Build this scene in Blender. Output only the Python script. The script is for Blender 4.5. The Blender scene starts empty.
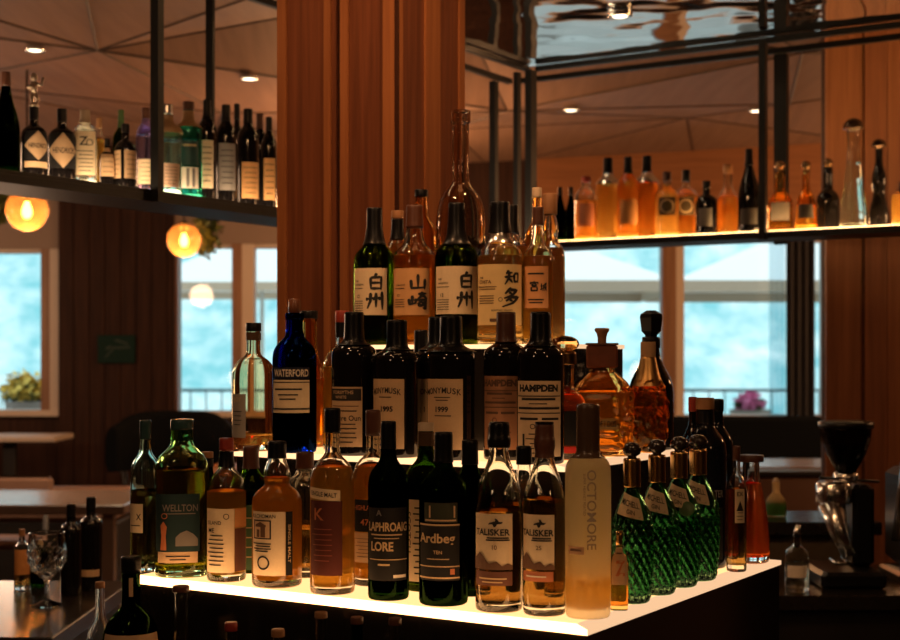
import bpy, math, random
from mathutils import Vector, Matrix, noise
random.seed(7)
PI = math.pi
C = bpy.context.scene.collection
sc = bpy.context.scene

# ------------------------------------------------------------------ camera frame
F, CX, HY, E = 1430.0, 450.0, 356.0, 1.5        # focal length in px, principal column, horizon row, eye height
U = Vector((-.8466, .5322, 0)); V = Vector((.5322, .8466, 0))    # the bar's own grid

def at(px, py, Y): return Vector(((px-CX)/F*Y, Y, E+(HY-py)/F*Y))

# ------------------------------------------------------------------ materials
MATS = {}
def new_mat(name):
    m = bpy.data.materials.new(name); m.use_nodes = True
    nt = m.node_tree; nt.nodes.clear()
    out = nt.nodes.new('ShaderNodeOutputMaterial')
    return m, nt, out
def N(nt, t, **kw):
    n = nt.nodes.new(t)
    for k, v in kw.items():
        if k in n.inputs: n.inputs[k].default_value = v
        else: setattr(n, k, v)
    return n
def c4(c): return (c[0], c[1], c[2], 1)
def srgb(r, g, b):
    f = lambda x: (x/255/12.92) if x/255 <= .04045 else ((x/255+.055)/1.055)**2.4
    return (f(r), f(g), f(b))

def plain(key, col, rough=.5, metal=0, spec=.5, var=.12, scale=40):
    if key in MATS: return MATS[key]
    m, nt, out = new_mat(key)
    p = N(nt, 'ShaderNodeBsdfPrincipled', Roughness=rough, Metallic=metal)
    p.inputs['Specular IOR Level'].default_value = spec
    tc = N(nt, 'ShaderNodeTexCoord'); nz = N(nt, 'ShaderNodeTexNoise', Scale=scale, Detail=3)
    nt.links.new(tc.outputs['Object'], nz.inputs['Vector'])
    rp = N(nt, 'ShaderNodeValToRGB')
    rp.color_ramp.elements[0].color = c4([x*(1-var) for x in col]); rp.color_ramp.elements[1].color = c4([min(1, x*(1+var)) for x in col])
    nt.links.new(nz.outputs['Fac'], rp.inputs['Fac']); nt.links.new(rp.outputs['Color'], p.inputs['Base Color'])
    nt.links.new(p.outputs[0], out.inputs['Surface'])
    MATS[key] = m; return m

def paper(key, col):
    return plain('paper_'+key, col, .75, 0, .25, .07, 300)

def glass(key, col=(1, 1, 1), rough=0.0, ior=1.46, glow=0.0):
    if key in MATS: return MATS[key]
    m, nt, out = new_mat(key)
    g = N(nt, 'ShaderNodeBsdfGlass', Color=c4(col), Roughness=rough, IOR=ior)
    if glow:
        t = N(nt, 'ShaderNodeBsdfTranslucent', Color=c4(col)); mx = N(nt, 'ShaderNodeMixShader', Fac=glow)
        nt.links.new(g.outputs[0], mx.inputs[1]); nt.links.new(t.outputs[0], mx.inputs[2])
        nt.links.new(mx.outputs[0], out.inputs['Surface'])
    else: nt.links.new(g.outputs[0], out.inputs['Surface'])
    MATS[key] = m; return m

def spirit(key, tint, absorb, dens, haze=.1):
    """a drink: tinted refraction, haze added to make it glow, absorption with depth"""
    if key in MATS: return MATS[key]
    m, nt, out = new_mat(key)
    g = N(nt, 'ShaderNodeBsdfRefraction', Color=c4(tint), Roughness=.0, IOR=1.36)
    d = N(nt, 'ShaderNodeBsdfTranslucent', Color=c4(tint)); mx = N(nt, 'ShaderNodeMixShader', Fac=haze)
    nt.links.new(g.outputs[0], mx.inputs[1]); nt.links.new(d.outputs[0], mx.inputs[2])
    nt.links.new(mx.outputs[0], out.inputs['Surface'])
    a = N(nt, 'ShaderNodeVolumeAbsorption', Color=c4(absorb), Density=dens)
    nt.links.new(a.outputs[0], out.inputs['Volume'])
    MATS[key] = m; return m

def emit(key, col, s):
    if key in MATS: return MATS[key]
    m, nt, out = new_mat(key)
    e = N(nt, 'ShaderNodeEmission', Color=c4(col), Strength=s)
    nt.links.new(e.outputs[0], out.inputs['Surface'])
    MATS[key] = m; return m

def thin_glass(key, tint=(1, 1, 1), gloss=.06, rough=.02):
    if key in MATS: return MATS[key]
    m, nt, out = new_mat(key)
    t = N(nt, 'ShaderNodeBsdfTransparent', Color=c4(tint)); g = N(nt, 'ShaderNodeBsdfGlossy', Roughness=rough)
    mx = N(nt, 'ShaderNodeMixShader', Fac=gloss)
    lw = N(nt, 'ShaderNodeFresnel', IOR=1.45)
    nt.links.new(lw.outputs[0], mx.inputs[0])
    nt.links.new(t.outputs[0], mx.inputs[1]); nt.links.new(g.outputs[0], mx.inputs[2])
    nt.links.new(mx.outputs[0], out.inputs['Surface'])
    MATS[key] = m; return m

def wood(key, c0, c1, scale=6, rough=.45, stretch=(9, 9, .35), spec=.4):
    if key in MATS: return MATS[key]
    m, nt, out = new_mat(key)
    p = N(nt, 'ShaderNodeBsdfPrincipled', Roughness=rough); p.inputs['Specular IOR Level'].default_value = spec
    tc = N(nt, 'ShaderNodeTexCoord'); mp = N(nt, 'ShaderNodeMapping'); mp.inputs['Scale'].default_value = stretch
    nz = N(nt, 'ShaderNodeTexNoise', Scale=scale, Detail=6, Roughness=.6)
    rp = N(nt, 'ShaderNodeValToRGB')
    rp.color_ramp.elements[0].position = .35; rp.color_ramp.elements[1].position = .68
    rp.color_ramp.elements[0].color = c4(c0); rp.color_ramp.elements[1].color = c4(c1)
    nt.links.new(tc.outputs['Object'], mp.inputs[0]); nt.links.new(mp.outputs[0], nz.inputs['Vector'])
    nt.links.new(nz.outputs['Fac'], rp.inputs['Fac']); nt.links.new(rp.outputs['Color'], p.inputs['Base Color'])
    nt.links.new(p.outputs[0], out.inputs['Surface'])
    MATS[key] = m; return m

CLEAR = glass('clear_glass', (.97, .98, .96))
TEAL = glass('teal_glass', (.55, .93, .85))
GREEN = glass('green_glass', (.30, .45, .07))
DKGREEN = glass('dark_green_glass', (.06, .14, .04))
BOTTLEGREEN = glass('emerald_glass', (.46, .68, .54))
GOLDGLASS = glass('golden_glass', (.98, .82, .55))
FROST = glass('frosted_glass', (1, .96, .82), .42, 1.15, .7)
BLACKGLASS = plain('black_glass', (.006, .005, .005), .06, 0, .6, .1)
BLUEBLACK = plain('blue_black_glass', (.006, .008, .013), .08, 0, .6, .1)
BLUE = glass('cobalt_glass', (.025, .10, .45))
AMBER = spirit('amber_whisky', (1, .74, .28), (1, .60, .10), 8, .5)
DEEP = spirit('deep_whisky', (.76, .66, .44), (.78, .62, .30), 40, .05)
PALE = spirit('pale_whisky', (1, .92, .68), (1, .75, .25), 10, .2)
ORANGE = spirit('orange_spirit', (1, .64, .18), (1, .56, .06), 7, .65)
REDB = spirit('cognac', (.97, .55, .25), (1, .36, .06), 24, .3)
YGREEN = spirit('green_gold_whisky', (.92, .84, .42), (.85, .62, .1), 30, .06)
WATER = spirit('clear_spirit', (.97, .97, .92), (1, 1, 1), 1, .05)
SOAPG = spirit('green_soap', (.25, .7, .4), (.2, .8, .4), 20, .5)
BLACKCAP = plain('black_cap', (.005, .005, .006), .32, 0, .3)
BROWNCAP = plain('brown_cap', (.10, .035, .018), .4)
REDCAP = plain('red_cap', (.30, .035, .02), .4)
WOODCAP = plain('wood_cap', (.32, .15, .06), .55, var=.3)
CORK = plain('cork', (.45, .27, .13), .8, var=.3)
CREAMCAP = plain('cream_cap', (.62, .48, .33), .5)
GOLD = plain('gold_metal', (.75, .47, .18), .25, 1, var=.08)
SILVER = plain('silver_metal', (.75, .75, .73), .22, 1, var=.05)
GREENCAP = plain('green_cap', (.08, .16, .05), .5)
CREAM = paper('cream', (.78, .62, .40))
WHITEP = paper('white', (.82, .74, .62))
TAN = paper('tan', (.62, .42, .24))
ORANGEP = paper('orange', (.66, .30, .10))
DKRED = paper('dark_red', (.085, .018, .012))
BLACKP = paper('black', (.013, .012, .012))
TEALP = paper('teal', (.016, .040, .042))
REDP = paper('red', (.5, .03, .025))
GREYP = paper('grey', (.30, .27, .24))
PRINT = plain('print_black', (.012, .01, .009), .7)
PRINTB = plain('print_brown', (.13, .06, .03), .7)
PRINTG = plain('print_gold', (.60, .42, .22), .5)
PRINTW = plain('print_white', (.70, .62, .50), .7)
PRINTR = plain('print_orange', (.55, .17, .06), .7)
PRINTGREY = plain('print_grey', (.20, .18, .16), .7)

# ------------------------------------------------------------------ mesh building
class MB:
    def __init__(s): s.v = []; s.f = []; s.mi = []; s.cur = 0
    def add(s, vs, fs):
        o = len(s.v); s.v += [tuple(x) for x in vs]; s.f += [tuple(i+o for i in f) for f in fs]; s.mi += [s.cur]*len(fs)
        return s
    def box(s, x0, x1, y0, y1, z0, z1, M=None):
        vs = [Vector((x, y, z)) for z in (z0, z1) for y in (y0, y1) for x in (x0, x1)]
        if M: vs = [M @ v for v in vs]
        return s.add(vs, [(0, 2, 3, 1), (4, 5, 7, 6), (0, 1, 5, 4), (2, 6, 7, 3), (0, 4, 6, 2), (1, 3, 7, 5)])
    def cbox(s, x0, x1, y0, y1, z0, z1, c=.004):
        """box with chamfered edges"""
        def ring(xa, xb, ya, yb, z): return [(xa+c, ya, z), (xb-c, ya, z), (xb, ya+c, z), (xb, yb-c, z), (xb-c, yb, z), (xa+c, yb, z), (xa, yb-c, z), (xa, ya+c, z)]
        rs = [ring(x0+c, x1-c, y0+c, y1-c, z0), ring(x0, x1, y0, y1, z0+c), ring(x0, x1, y0, y1, z1-c), ring(x0+c, x1-c, y0+c, y1-c, z1)]
        vs = [p for r in rs for p in r]; fs = [tuple(range(7, -1, -1)), tuple(range(24, 32))]
        for k in range(3):
            for i in range(8): fs.append((k*8+i, k*8+(i+1) % 8, (k+1)*8+(i+1) % 8, (k+1)*8+i))
        return s.add(vs, fs)
    def tube(s, pts, r, seg=10, cap=True):
        pts = [Vector(p) for p in pts]; n = len(pts); rs = r if isinstance(r, (list, tuple)) else [r]*n
        vs = []; up = None
        for i, p in enumerate(pts):
            t = (pts[min(i+1, n-1)]-pts[max(i-1, 0)]).normalized()
            if up is None:
                a = Vector((0, 0, 1)) if abs(t.z) < .9 else Vector((1, 0, 0)); up = (a-t*a.dot(t)).normalized()
            else: up = (up-t*up.dot(t)).normalized()
            w = t.cross(up)
            vs += [p+(up*math.cos(2*PI*k/seg)+w*math.sin(2*PI*k/seg))*rs[i] for k in range(seg)]
        fs = [(i*seg+k, i*seg+(k+1) % seg, (i+1)*seg+(k+1) % seg, (i+1)*seg+k) for i in range(n-1) for k in range(seg)]
        if cap: fs += [tuple(range(seg-1, -1, -1)), tuple((n-1)*seg+k for k in range(seg))]
        return s.add(vs, fs)
    def lathe(s, prof, seg=36, n=None, dep=1.0, mod=None, close0=True, close1=True, off=(0, 0, 0)):
        """prof: (r, z) upward; n: superellipse exponent as a function of r"""
        vs = []; ox, oy, oz = off
        for (r, z) in prof:
            e = n(r) if n else 2.0
            for k in range(seg):
                t = 2*PI*k/seg; x, y = cs(t, r, e, dep)
                if mod: q = mod(t, z, r); x *= q; y *= q
                vs.append((x+ox, y+oy, z+oz))
        m = len(prof)
        fs = [(i*seg+k, i*seg+(k+1) % seg, (i+1)*seg+(k+1) % seg, (i+1)*seg+k) for i in range(m-1) for k in range(seg)]
        if close0: fs.append(tuple(range(seg-1, -1, -1)))
        if close1: fs.append(tuple((m-1)*seg+k for k in range(seg)))
        return s.add(vs, fs)
    def obj(s, name, mat, parent=None, smooth=True, loc=None):
        me = bpy.data.meshes.new(name); me.from_pydata(s.v, [], s.f); me.update()
        for m in (mat if isinstance(mat, list) else [mat]): me.materials.append(m)
        if isinstance(mat, list):
            for p, i in zip(me.polygons, s.mi): p.material_index = i
        if smooth:
            me.polygons.foreach_set('use_smooth', [len(p.vertices) <= 4 for p in me.polygons])
        o = bpy.data.objects.new(name, me); C.objects.link(o)
        if parent: o.parent = parent
        if loc: o.location = loc
        return o

def cs(t, r, e, dep=1.0):
    """t = 0 faces -Y; +t turns towards +X"""
    sn, cn = math.sin(t), math.cos(t)
    if e <= 2.01: return r*sn, -r*cn*dep
    p = 2.0/e
    return r*math.copysign(abs(sn)**p, sn), -r*dep*math.copysign(abs(cn)**p, cn)

def tag(o, label=None, cat=None, group=None, kind=None):
    if label: o['label'] = label
    if cat: o['category'] = cat
    if group: o['group'] = group
    if kind: o['kind'] = kind
    return o
def empty(name, loc, rz=0):
    o = bpy.data.objects.new(name, None); C.objects.link(o); o.location = loc; o.rotation_euler = (0, 0, rz); o.empty_display_size = .02
    return o
def thing(name, label, cat, loc, rz=0, group=None): return tag(empty(name, loc, rz), label, cat, group)
def struct(o): o['kind'] = 'structure'; return o

# ------------------------------------------------------------------ lettering
_T = {}
def word(s, bold=0.0):
    k = (s, bold)
    if k not in _T:
        c = bpy.data.curves.new('lettering', 'FONT'); c.body = s; c.resolution_u = 3; c.offset = bold
        o = bpy.data.objects.new('lettering', c); m = bpy.data.meshes.new_from_object(o)
        vs = [(v.co.x, v.co.y) for v in m.vertices]; fs = [tuple(p.vertices) for p in m.polygons]
        bpy.data.objects.remove(o); bpy.data.meshes.remove(m)
        x0 = min(v[0] for v in vs); x1 = max(v[0] for v in vs); y0 = min(v[1] for v in vs); y1 = max(v[1] for v in vs)
        _T[k] = ([((x-x0)/(x1-x0)-.5, (y-y0)/(y1-y0)-.5) for x, y in vs], fs, (x1-x0)/(y1-y0))
    return _T[k]

GLYPH = {
 'shiro': [[(.55, 1.05), (.4, .82)], [(.2, .8), (.22, .05)], [(.2, .78), (.8, .82), (.78, .03)], [(.24, .45), (.76, .47)], [(.24, .1), (.76, .12)]],
 'shuu': [[(.22, .95), (.2, .45), (.04, .02)], [(.06, .66), (.0, .48)], [(.5, .95), (.5, .1)], [(.34, .7), (.4, .5)], [(.82, 1.02), (.84, -.05)], [(.63, .72), (.7, .52)]],
 'yama': [[(.5, 1), (.5, .18)], [(.1, .65), (.14, .12), (.9, .18)], [(.9, .72), (.88, .05)]],
 'saki': [[(.2, .8), (.2, .3)], [(.02, .6), (.05, .28), (.38, .34)], [(.38, .62), (.37, .28)], [(.5, .88), (.98, .92)], [(.74, 1.02), (.68, .75), (.46, .58)], [(.76, .82), (1, .6)], [(.42, .52), (1.02, .56)], [(.55, .4), (.56, .2), (.76, .22), (.77, .4), (.55, .4)], [(.92, .55), (.9, .0), (.76, .08)]],
 'chi': [[(.28, 1), (.1, .75)], [(.15, .8), (.52, .84)], [(.0, .52), (.57, .58)], [(.3, .8), (.27, .45), (.02, .02)], [(.32, .42), (.52, .15)], [(.64, .76), (.64, .15)], [(.64, .76), (.95, .8), (.93, .15)], [(.65, .22), (.92, .25)]],
 'ta': [[(.5, 1.05), (.15, .68)], [(.46, .92), (.85, .9), (.55, .6), (.1, .42)], [(.38, .8), (.54, .68)], [(.56, .55), (.2, .25)], [(.5, .48), (.95, .5), (.6, .15), (.0, -.08)], [(.42, .36), (.58, .24)]],
 'miya': [[(.5, 1.05), (.5, .9)], [(.1, .7), (.12, .88), (.9, .9), (.86, .7)], [(.3, .74), (.3, .55), (.7, .56), (.7, .75), (.3, .74)], [(.5, .55), (.45, .42)], [(.2, .4), (.2, .02), (.8, .03), (.8, .41), (.2, .4)]],
 'gi': [[(.02, .6), (.35, .63)], [(.18, .92), (.18, .25)], [(.0, .18), (.36, .32)], [(.42, .72), (1, .78)], [(.48, .7), (.46, .35), (.34, .02)], [(.5, .48), (.66, .5), (.63, .2)], [(.7, 1.02), (.75, .5), (1, .0)], [(.93, .55), (.58, .05)], [(.86, 1), (.95, .9)]],
}
def brush(strokes, w=.1):
    """brush strokes as tapered ribbons in a unit box"""
    vs, fs = [], []
    for st in strokes:
        P = []
        for i in range(len(st)-1):
            for k in range(5):
                a = k/5; P.append((st[i][0]*(1-a)+st[i+1][0]*a, st[i][1]*(1-a)+st[i+1][1]*a))
        P.append(st[-1]); n = len(P); o = len(vs)
        for i, p in enumerate(P):
            q0 = P[max(i-1, 0)]; q1 = P[min(i+1, n-1)]; dx, dy = q1[0]-q0[0], q1[1]-q0[1]; L = math.hypot(dx, dy) or 1
            u = i/(n-1); h = w*.5*(1.15-.65*u**2)*(.55 if i == 0 else 1)
            vs += [(p[0]-dy/L*h-.5, p[1]+dx/L*h-.5), (p[0]+dy/L*h-.5, p[1]-dx/L*h-.5)]
        fs += [(o+2*i, o+2*i+1, o+2*i+3, o+2*i+2) for i in range(n-1)]
    return vs, fs, 1.0
def rect2(): return [(-.5, -.5), (.5, -.5), (.5, .5), (-.5, .5)], [(0, 1, 2, 3)], 1.0
def bar2(n=12):
    vs = [(x/n-.5, y) for x in range(n+1) for y in (-.5, .5)]
    return vs, [(2*i, 2*i+2, 2*i+3, 2*i+1) for i in range(n)], 1.0
def ring2(n=28, w=.12):
    vs = [(math.cos(2*PI*k/n)*r, math.sin(2*PI*k/n)*r) for k in range(n) for r in (.5, .5-w)]
    return vs, [(2*k, (2*k+2) % (2*n), (2*k+3) % (2*n), 2*k+1) for k in range(n)], 1.0
def poly2(pts, n=24):
    """a simple polygon cut into upright strips, so that it follows a curved label"""
    def cuts(x):
        ys = []
        for k in range(len(pts)):
            (xa, ya), (xb, yb) = pts[k], pts[(k+1) % len(pts)]
            if (xa <= x) != (xb <= x): ys.append(ya+(yb-ya)*(x-xa)/(xb-xa))
        return sorted(ys)
    x0, x1 = min(p[0] for p in pts), max(p[0] for p in pts); vs, fs = [], []
    for k in range(n):
        a, b = x0+(x1-x0)*k/n, x0+(x1-x0)*(k+1)/n; m = (a+b)/2; e = (b-a)*.02
        ca, cb, cm = cuts(a+e), cuts(b-e), cuts(m)
        if len(ca) != len(cm): ca = cm
        if len(cb) != len(cm): cb = cm
        for q in range(0, len(cm)-1, 2):
            o = len(vs); h = 8
            for r in range(h+1): vs += [(a-.5, ca[q]+(ca[q+1]-ca[q])*r/h-.5), (b-.5, cb[q]+(cb[q+1]-cb[q])*r/h-.5)]
            fs += [(o+2*r, o+2*r+1, o+2*r+3, o+2*r+2) for r in range(h)]
    return vs, fs, 1.0

# ------------------------------------------------------------------ bottle profiles: (z, r), both 0..1
PROF = {
 'std': [(0, .90), (.008, .97), (.03, 1), (.30, 1), (.60, 1), (.65, .985), (.695, .91), (.73, .76), (.758, .57), (.785, .43), (.82, .37), (.86, .345), (.93, .335), (1, .335)],
 'talisker': [(0, .90), (.008, .97), (.03, 1), (.3, 1), (.55, 1), (.60, .975), (.66, .87), (.72, .70), (.77, .54), (.81, .44), (.845, .40), (.88, .44), (.91, .44), (.93, .40), (1, .39)],
 'rum': [(0, .92), (.008, .98), (.025, 1), (.4, 1), (.69, 1), (.725, .97), (.75, .87), (.77, .68), (.785, .52), (.805, .43), (.84, .40), (.93, .385), (1, .385)],
 'suntory': [(0, .90), (.01, .97), (.035, 1), (.35, 1), (.57, 1), (.62, .98), (.66, .90), (.69, .74), (.715, .58), (.75, .47), (.80, .40), (.88, .355), (.94, .35), (1, .35)],
 'frost': [(0, .90), (.008, .95), (.03, .97), (.3, .99), (.55, 1), (.68, .985), (.71, .95), (.735, .84), (.75, .66), (.762, .52), (.78, .46), (.9, .45), (1, .45)],
 'kil': [(0, .90), (.01, .97), (.03, 1), (.35, 1), (.55, 1), (.60, .97), (.64, .86), (.672, .66), (.69, .53), (.715, .50), (.75, .54), (.79, .52), (.83, .44), (.865, .36), (.92, .33), (1, .33)],
 'champagne': [(0, .93), (.01, 1), (.2, 1), (.42, 1), (.5, .95), (.6, .78), (.7, .54), (.8, .38), (.88, .32), (.96, .30), (1, .30)],
 'squat': [(0, .92), (.01, .98), (.03, 1), (.3, 1), (.56, 1), (.62, .97), (.67, .86), (.71, .66), (.735, .45), (.76, .34), (.82, .32), (1, .32)],
 'longneck': [(0, .92), (.01, .98), (.03, 1), (.3, 1), (.52, 1), (.57, .97), (.61, .88), (.645, .72), (.67, .52), (.69, .39), (.71, .35), (.8, .345), (.945, .345), (.95, .41), (.995, .41), (1, .37)],
 'tall': [(0, .92), (.01, .98), (.03, 1), (.3, 1), (.66, 1), (.71, .97), (.76, .84), (.80, .60), (.83, .45), (.86, .40), (.92, .38), (1, .38)],
 'wedge': [(0, .95), (.01, 1), (.05, 1), (.2, .95), (.45, .82), (.55, .72), (.6, .58), (.65, .44), (.7, .36), (.8, .33), (1, .33)],
 'pear': [(0, .85), (.01, .95), (.05, 1), (.15, .97), (.3, .80), (.45, .64), (.6, .55), (.7, .48), (.8, .42), (.9, .44), (1, .5)],
 'hour': [(0, .9), (.02, 1), (.12, 1), (.24, .9), (.36, .68), (.44, .62), (.54, .72), (.64, .70), (.74, .48), (.82, .38), (1, .36)],
 'tear': [(0, .62), (.02, .74), (.08, .86), (.2, .97), (.35, 1), (.5, .93), (.6, .80), (.655, .66), (.70, .56), (.78, .45), (.86, .36), (.9, .32), (1, .31)],
 'decanter': [(0, .93), (.01, .98), (.04, 1), (.3, 1), (.46, 1), (.52, .97), (.57, .86), (.61, .70), (.64, .55), (.66, .45), (.70, .42), (1, .42)],
 'diamond': [(0, .72), (.01, .80), (.03, .84), (.10, .90), (.25, .97), (.42, 1), (.52, .99), (.58, .93), (.64, .80), (.70, .62), (.755, .45), (.79, .38), (.82, .36), (1, .36)],
 'round': [(0, .80), (.01, .90), (.05, .97), (.18, 1), (.34, .98), (.46, .90), (.56, .72), (.63, .52), (.68, .40), (.74, .36), (1, .36)],
 'curved': [(0, .85), (.01, .93), (.06, 1), (.2, .97), (.35, .90), (.5, .80), (.62, .68), (.72, .55), (.79, .46), (.84, .44), (1, .44)],
 'flute': [(0, .92), (.01, .98), (.03, 1), (.3, 1), (.52, .98), (.6, .9), (.68, .72), (.76, .52), (.83, .40), (.9, .36), (1, .36)],
}
def curve_prof(key, sub=3):
    p = PROF[key]; out = []
    for i in range(len(p)-1):
        a, b = p[i], p[i+1]; z0 = p[max(i-1, 0)]; z3 = p[min(i+2, len(p)-1)]
        def slope(q0, q1): return (q1[1]-q0[1])/max(q1[0]-q0[0], 1e-6)
        d = slope(a, b); m0 = slope(z0, a) if i else d; m1 = slope(b, z3) if i < len(p)-2 else d
        m0 = 0 if m0*d <= 0 else 2*m0*d/(m0+d); m1 = 0 if m1*d <= 0 else 2*m1*d/(m1+d)
        h = b[0]-a[0]
        for k in range(sub):
            t = k/sub
            r = (2*t**3-3*t*t+1)*a[1]+(t**3-2*t*t+t)*h*m0+(-2*t**3+3*t*t)*b[1]+(t**3-t*t)*h*m1
            out.append((a[0]+h*t, r))
    out.append(p[-1]); return out
def rad(P, z):
    for i in range(len(P)-1):
        if P[i+1][1] >= z: 
            a, b = P[i], P[i+1]; return a[0]+(b[0]-a[0])*(z-a[1])/max(b[1]-a[1], 1e-9)
    return P[-1][0]

BOX = []      # footprints, for a spacing check
def bottle(name, label, cat, base, w, ytop, prof, gl, liq=None, fill=.7, cap=None, sleeves=(), labels=(), group=None, n=2.0, dep=1.0, seg=40,
           px=None, mod=None, top_part=None, yaw=0, capw=1.12, R=None, H=None, glass_top=1.0):
    """base: point on the shelf; w, ytop: how wide and how tall it looks from the photographer's place"""
    Y = base.y; s = F/Y; px = CX+base.x/Y*F
    R = R or w/2/s; H = H or E+(HY-ytop)/s-base.z
    face = math.atan2(base.x, base.y)
    base = base+Vector((0, 0, .0004)); root = thing(name, label, cat, base, -face+yaw, group)
    P = [(r*R, z*H) for z, r in curve_prof(prof)]
    nf = (lambda r: 2+(n-2)*min(1, max(0, (r/R-.45)/.4))) if n > 2.01 else None
    sf = F/(Y-R*dep)
    fz = lambda y: E+(HY-y)/sf-base.z
    if cap: zc = cap[0] if cap[0] < 1.5 else fz(cap[0])/H
    top = .985 if cap else glass_top
    th = min(.0028, R*.09)
    solid = gl in (BLACKGLASS, BLUEBLACK)
    if mod: P = [(rad(P, H*i/110), H*i/110) for i in range(111)]
    outer = [(r, z) for r, z in P if z <= H*top]; outer.append((rad(P, H*top), H*top))
    if solid:
        MB().lathe(outer, seg, nf, dep, mod).obj('glass_body', gl, root)
    else:
        zb = min(.012, H*.06)
        if mod: th += .05*R
        inner = [(max(r-th, .002), z) for r, z in outer if z > zb+.002]
        inner = [(max(rad(P, zb)-th, .002)*.82, zb), (max(rad(P, zb+.001)-th, .002)*.96, zb+.001)] + inner
        no = len(outer); m = MB().lathe(outer+inner[::-1], seg, nf, dep, (lambda t, z, r: mod(t, z, r) if r > rad(P, z)-th*.5 else 1.0) if mod else None)
        m.obj('glass_body', gl, root)
        if liq:
            zl = fz(fill) if fill > 1.5 else fill*H
            L = [(r+.0004, z-.0003 if i == 0 else z) for i, (r, z) in enumerate(inner) if z < zl]; L.append((rad([(r, z) for r, z in inner], zl)+.0004, zl))
            MB().lathe(L, seg, nf, dep).obj('liquid', liq, root)
    if cap:
        cm = cap[1]; z0 = zc*H; k = capw
        cp = [(rad(P, z0)*k, z0)]+[(r*k, z) for r, z in P if z0 < z < H*.975]
        rt = rad(P, H)*k
        cp += [(rt, H*.975), (rt, H-.003), (rt*.93, H-.0005), (rt*.6, H)]
        if len(cap) > 2 and cap[2] == 'flat': cp = [(rt*.98, z0), (rt*1.0, z0+.001), (rt, H-.0015), (rt*.95, H)]
        MB().lathe(cp, 28, None, 1).obj('cap', cm, root)
    for (ya, yb, sm, *nm) in sleeves:
        z1, z0 = fz(ya), fz(yb)
        sp = [(rad(P, z0+(z1-z0)*i/6)*1.05+.0006, z0+(z1-z0)*i/6) for i in range(7)]
        MB().lathe(sp, 28, None, 1, close0=False, close1=False).obj(nm[0] if nm else 'neck_sleeve', sm, root)
    for lb in labels:
        x0, x1, y0, y1, lm = lb[:5]; lines = lb[5] if len(lb) > 5 else []; nm = lb[6] if len(lb) > 6 else 'label'
        sl = lb[7] if len(lb) > 7 else 0         # slant: metres of rise across the label
        fr = lambda x: max(-.985, min(.985, (x-px)/(R*s)))
        xa, xb = fr(x0), fr(x1); z1, z0 = fz(y0), fz(y1)
        def pt(u, v, off):
            z = z0+(z1-z0)*v+sl*(u-.5); r = rad(P, z)+off
            e = nf(r) if nf else 2.0
            if e > 2.01: q = xa+(xb-xa)*u; t = math.copysign(math.asin(min(1, abs(q)**(e/2))), q)
            else: t = math.asin(xa)+(math.asin(xb)-math.asin(xa))*u
            x, y = cs(t, r, e, dep); return (x, y, z)
        W = (math.asin(xb)-math.asin(xa))*R if not nf else (xb-xa)*R
        nu, nv = 18, 8; vs = [pt(i/nu, j/nv, .0007) for j in range(nv+1) for i in range(nu+1)]
        fs = [(j*(nu+1)+i, j*(nu+1)+i+1, (j+1)*(nu+1)+i+1, (j+1)*(nu+1)+i) for j in range(nv) for i in range(nu)]
        lo = MB().add(vs, fs).obj(nm, lm, root)
        if lines:
            mm = MB(); mats = []
            for (what, cx, cz, h, wmax, *rest) in lines:
                im = rest[0] if rest else PRINT
                if im not in mats: mats.append(im)
                mm.cur = mats.index(im)
                if isinstance(what, str):
                    if what == '-': g = bar2(); ww, hh = wmax*W, h*(z1-z0)
                    elif what == 'o': g = ring2(); hh = h*(z1-z0); ww = hh
                    elif what in GLYPH: g = brush(GLYPH[what], .165); hh = h*(z1-z0); ww = min(wmax*W, hh*1.1)
                    elif what[0] == '|':
                        g = word(what[1:], .01); g = ([(y, -x) for x, y in g[0]], g[1], 1/g[2]); hh = h*(z1-z0); ww = min(hh*g[2], wmax*W)
                    else:
                        g = word(what, rest[1] if len(rest) > 1 else .012); hh = h*(z1-z0); ww = min(hh*g[2], wmax*W)
                else: g = poly2(what); ww, hh = wmax*W, h*(z1-z0)
                vs = [pt(cx+.5+x*ww/W, cz+y*hh/(z1-z0), .0013+.0002*mm.cur) for x, y in g[0]]
                mm.add(vs, g[1])
            mm.obj('lettering', mats, lo, smooth=False)
    if top_part: top_part(root, R, H, P)
    BOX.append((label, base.copy(), R))
    return root

# ------------------------------------------------------------------ the stepped display
C1 = Vector((.1905, 1.983, 0))
LV = {1: dict(z=E-.38, a=0.0, b=0.0, l=.885), 2: dict(z=E-.18, a=.182, b=.281, l=.70)}
def solve_a(px, b):
    k = (px-CX)/F; return (k*(C1.y+b*V.y)-C1.x-b*V.x)/(U.x-k*U.y)
def solve_b(px, a):
    k = (px-CX)/F; return (k*(C1.y+a*U.y)-C1.x-a*U.x)/(V.x-k*V.y)
B3 = .55; A3 = solve_a(566, B3); L3 = solve_a(357, B3)-A3
LV[3] = dict(z=E+.022, a=A3, b=B3, l=L3)
DEPTH = .80
def grid(a, b, z): p = C1+U*a+V*b; return Vector((p.x, p.y, z))
def F_(lv, px, d):
    """a point on tier lv, d behind its front edge, seen at column px"""
    L = LV[lv]; b = L['b']+d; return grid(solve_a(px, b), b, L['z'])
def R_(lv, px, d):
    """a point on tier lv, d in from its side edge"""
    L = LV[lv]; a = L['a']+d; return grid(a, solve_b(px, a), L['z'])
GM = Matrix(((-U.x, V.x, 0, C1.x), (-U.y, V.y, 0, C1.y), (0, 0, 1, 0), (0, 0, 0, 1)))   # local x = -a, y = b

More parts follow.
